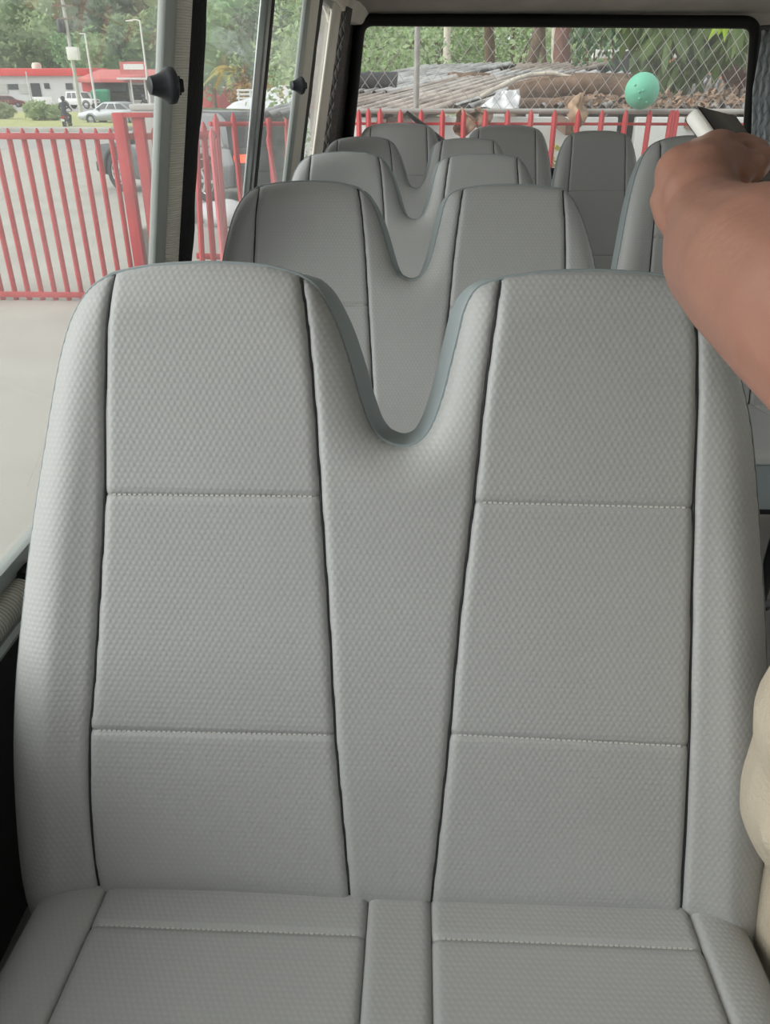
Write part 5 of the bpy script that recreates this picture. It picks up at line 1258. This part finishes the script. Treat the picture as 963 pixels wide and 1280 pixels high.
legs = [[(W_(.48, .60, .90), .095), (W_(.485, .58, .50), .060), (W_(.49, .60, .08), .045), (W_(.48, .50, .05), .035)], [(W_(.65, .60, .90), .095), (W_(.66, .59, .50), .060), (W_(.67, .61, .08), .045), (W_(.67, .51, .05), .035)]]
fingers = [[(q, r * .92) for q, r in f] for f in fingers]
body = chain_mesh([arm] + palm + fingers + [thumb, other] + of + [torso, should] + head + legs, .0036, 'body', M['skin'], person, 3)
# clothes
tr = [[(W_(.47, .59, .93), .125), (W_(.485, .585, .86), .108), (W_(.438, .565, .765), .104), (W_(.440, .570, .715), .094), (W_(.443, .570, .655), .097), (W_(.49, .58, .55), .082), (W_(.49, .59, .30), .078), (W_(.49, .60, .10), .076)],
      [(W_(.65, .60, .93), .125), (W_(.65, .60, .70), .112), (W_(.66, .585, .50), .088), (W_(.67, .60, .30), .078), (W_(.67, .61, .10), .076)],
      [(W_(.47, .60, .97), .13), (W_(.65, .60, .97), .13)], [(W_(.50, .60, .86), .11), (W_(.63, .60, .86), .11)], [(W_(.54, .60, .80), .085), (W_(.59, .60, .80), .085)],
      [(W_(.355, .535, .765), .022), (W_(.385, .50, .73), .026), (W_(.43, .485, .705), .030)], [(W_(.366, .53, .66), .022), (W_(.395, .50, .64), .026), (W_(.44, .488, .625), .028)], [(W_(.385, .52, .80), .020), (W_(.43, .49, .78), .028)]]
chain_mesh(tr, .009, 'trousers', M['khaki'], person, 4)
sh_ = [[(W_(.56, .60, .98), .150), (W_(.54, .60, 1.12), .150), (W_(.52, .59, 1.30), .155), (W_(.52, .59, 1.40), .095)], [(W_(.345, .53, 1.385), .075), (W_(.44, .57, 1.39), .098), (W_(.60, .59, 1.39), .098), (W_(.695, .58, 1.385), .075)],
       [(W_(.345, .53, 1.385), .075), (W_(.28, .446, 1.32), .068)], [(W_(.695, .58, 1.385), .075), (W_(.745, .595, 1.20), .068)], [(W_(.49, .60, 1.0), .13), (W_(.64, .60, 1.0), .13)]]
chain_mesh(sh_, .010, 'shirt', M['khaki'], person, 4)
hr = MB()
b_ = bmesh.new(); bmesh.ops.create_uvsphere(b_, u_segments=28, v_segments=18, radius=1)
for v in b_.verts: v.co = Vector((v.co.x * .094, v.co.y * .104, v.co.z * .094)) + HC + Vector((.003, .014, .028))
bmesh.ops.delete(b_, geom=[v for v in b_.verts if (v.co - HC).z < -.03 or ((v.co - HC).y < -.045 and (v.co - HC).z < .055)], context='VERTS')
hr.bm(b_); ho = hr.build('hair', M['hair'], person, 180); hs_ = ho.modifiers.new('thick', 'SOLIDIFY'); hs_.thickness = .012
for s in (-1, 1):
    MB().ball(HC + Vector((s * .032, -.0765, .008)), .0115, 16, 12).build('eye', M['eye'], person, 180)
    MB().ball(HC + Vector((s * .032, -.0845, .008)), .0050, 12, 8).build('iris', M['hair'], person, 180)
    mb = MB().tube([HC + Vector((s * .012, -.093, .028)), HC + Vector((s * .032, -.094, .034)), HC + Vector((s * .050, -.084, .028))], .004, 8); mb.build('eyebrow', M['hair'], person, 180)
    x = .49 if s < 0 else .67
    mb = MB().hexa([W_(x - .05, .40, 0), W_(x + .05, .40, 0), W_(x + .045, .67, 0), W_(x - .045, .67, 0), W_(x - .04, .42, .05), W_(x + .04, .42, .05), W_(x + .04, .66, .10), W_(x - .04, .66, .10)], .02); mb.build('shoe', M['black'], person)
MB().tube([HC + Vector((-.024, -.086, -.050)), HC + Vector((0, -.094, -.051)), HC + Vector((.024, -.086, -.050))], [.003, .0065, .003], 8).build('mouth', M['lips'], person, 180)
# the phone in the hand: white rim towards the lens side, dark glass seen at a slant
C0 = at_depth(861, 140, .615); ax = (at_depth(861 + 44, 140 + 62, .605) - C0).normalized()
wv = (at_depth(935, 168, .680) - C0); wv = (wv - ax * wv.dot(ax)).normalized(); nv = ax.cross(wv)
ph = empty('phone', C0 + ax * .073 + wv * .037, 0, 'dark phone with a white edge gripped in the raised hand', 'phone')
ph.rotation_euler = Matrix((ax, wv, nv)).transposed().to_euler()
MB().box((0, 0, 0), (.146, .074, .0125), bev=.0045, seg=3).build('case', M['phonewhite'], ph, 50)
for s in (-1, 1): MB().box((0, .003, s * .0058), (.145, .072, .0024), bev=.0008).build('screen' if s > 0 else 'back_glass', M['phonedark'], ph)
MB().box((-.0725, .003, 0), (.0024, .066, .0105), bev=.0008).build('end_cap', M['phonedark'], ph)
# ------------------------------------------------------------------ light and colour
w = bpy.data.worlds.new('overcast_sky'); SC.world = w; w.use_nodes = True
nt = w.node_tree; nt.nodes.clear()
wo = nt.nodes.new('ShaderNodeOutputWorld'); bg = nt.nodes.new('ShaderNodeBackground'); nt.links.new(bg.outputs[0], wo.inputs[0])
tc = nt.nodes.new('ShaderNodeTexCoord'); sx = nt.nodes.new('ShaderNodeSeparateXYZ'); nt.links.new(tc.outputs['Generated'], sx.inputs[0])
rp = nt.nodes.new('ShaderNodeValToRGB'); nt.links.new(sx.outputs[2], rp.inputs[0])
rp.color_ramp.elements[0].position = 0.0; rp.color_ramp.elements[0].color = (.84, .87, .89, 1)
rp.color_ramp.elements[1].position = .5; rp.color_ramp.elements[1].color = (1.02, 1.03, 1.05, 1)
nt.links.new(rp.outputs[0], bg.inputs[0]); bg.inputs[1].default_value = 1.15
sd = bpy.data.lights.new('veiled_sun', 'SUN'); sd.energy = 3.6; sd.angle = math.radians(60); sd.color = (1, .99, .975)
so = bpy.data.objects.new('veiled_sun', sd); COL.objects.link(so); so.rotation_euler = Vector((-.84, -.34, .40)).to_track_quat('Z', 'Y').to_euler()
v = SC.view_settings; v.view_transform = 'Standard'; v.look = 'None'; v.gamma = 1; v.exposure = 0.14; v.use_curve_mapping = False
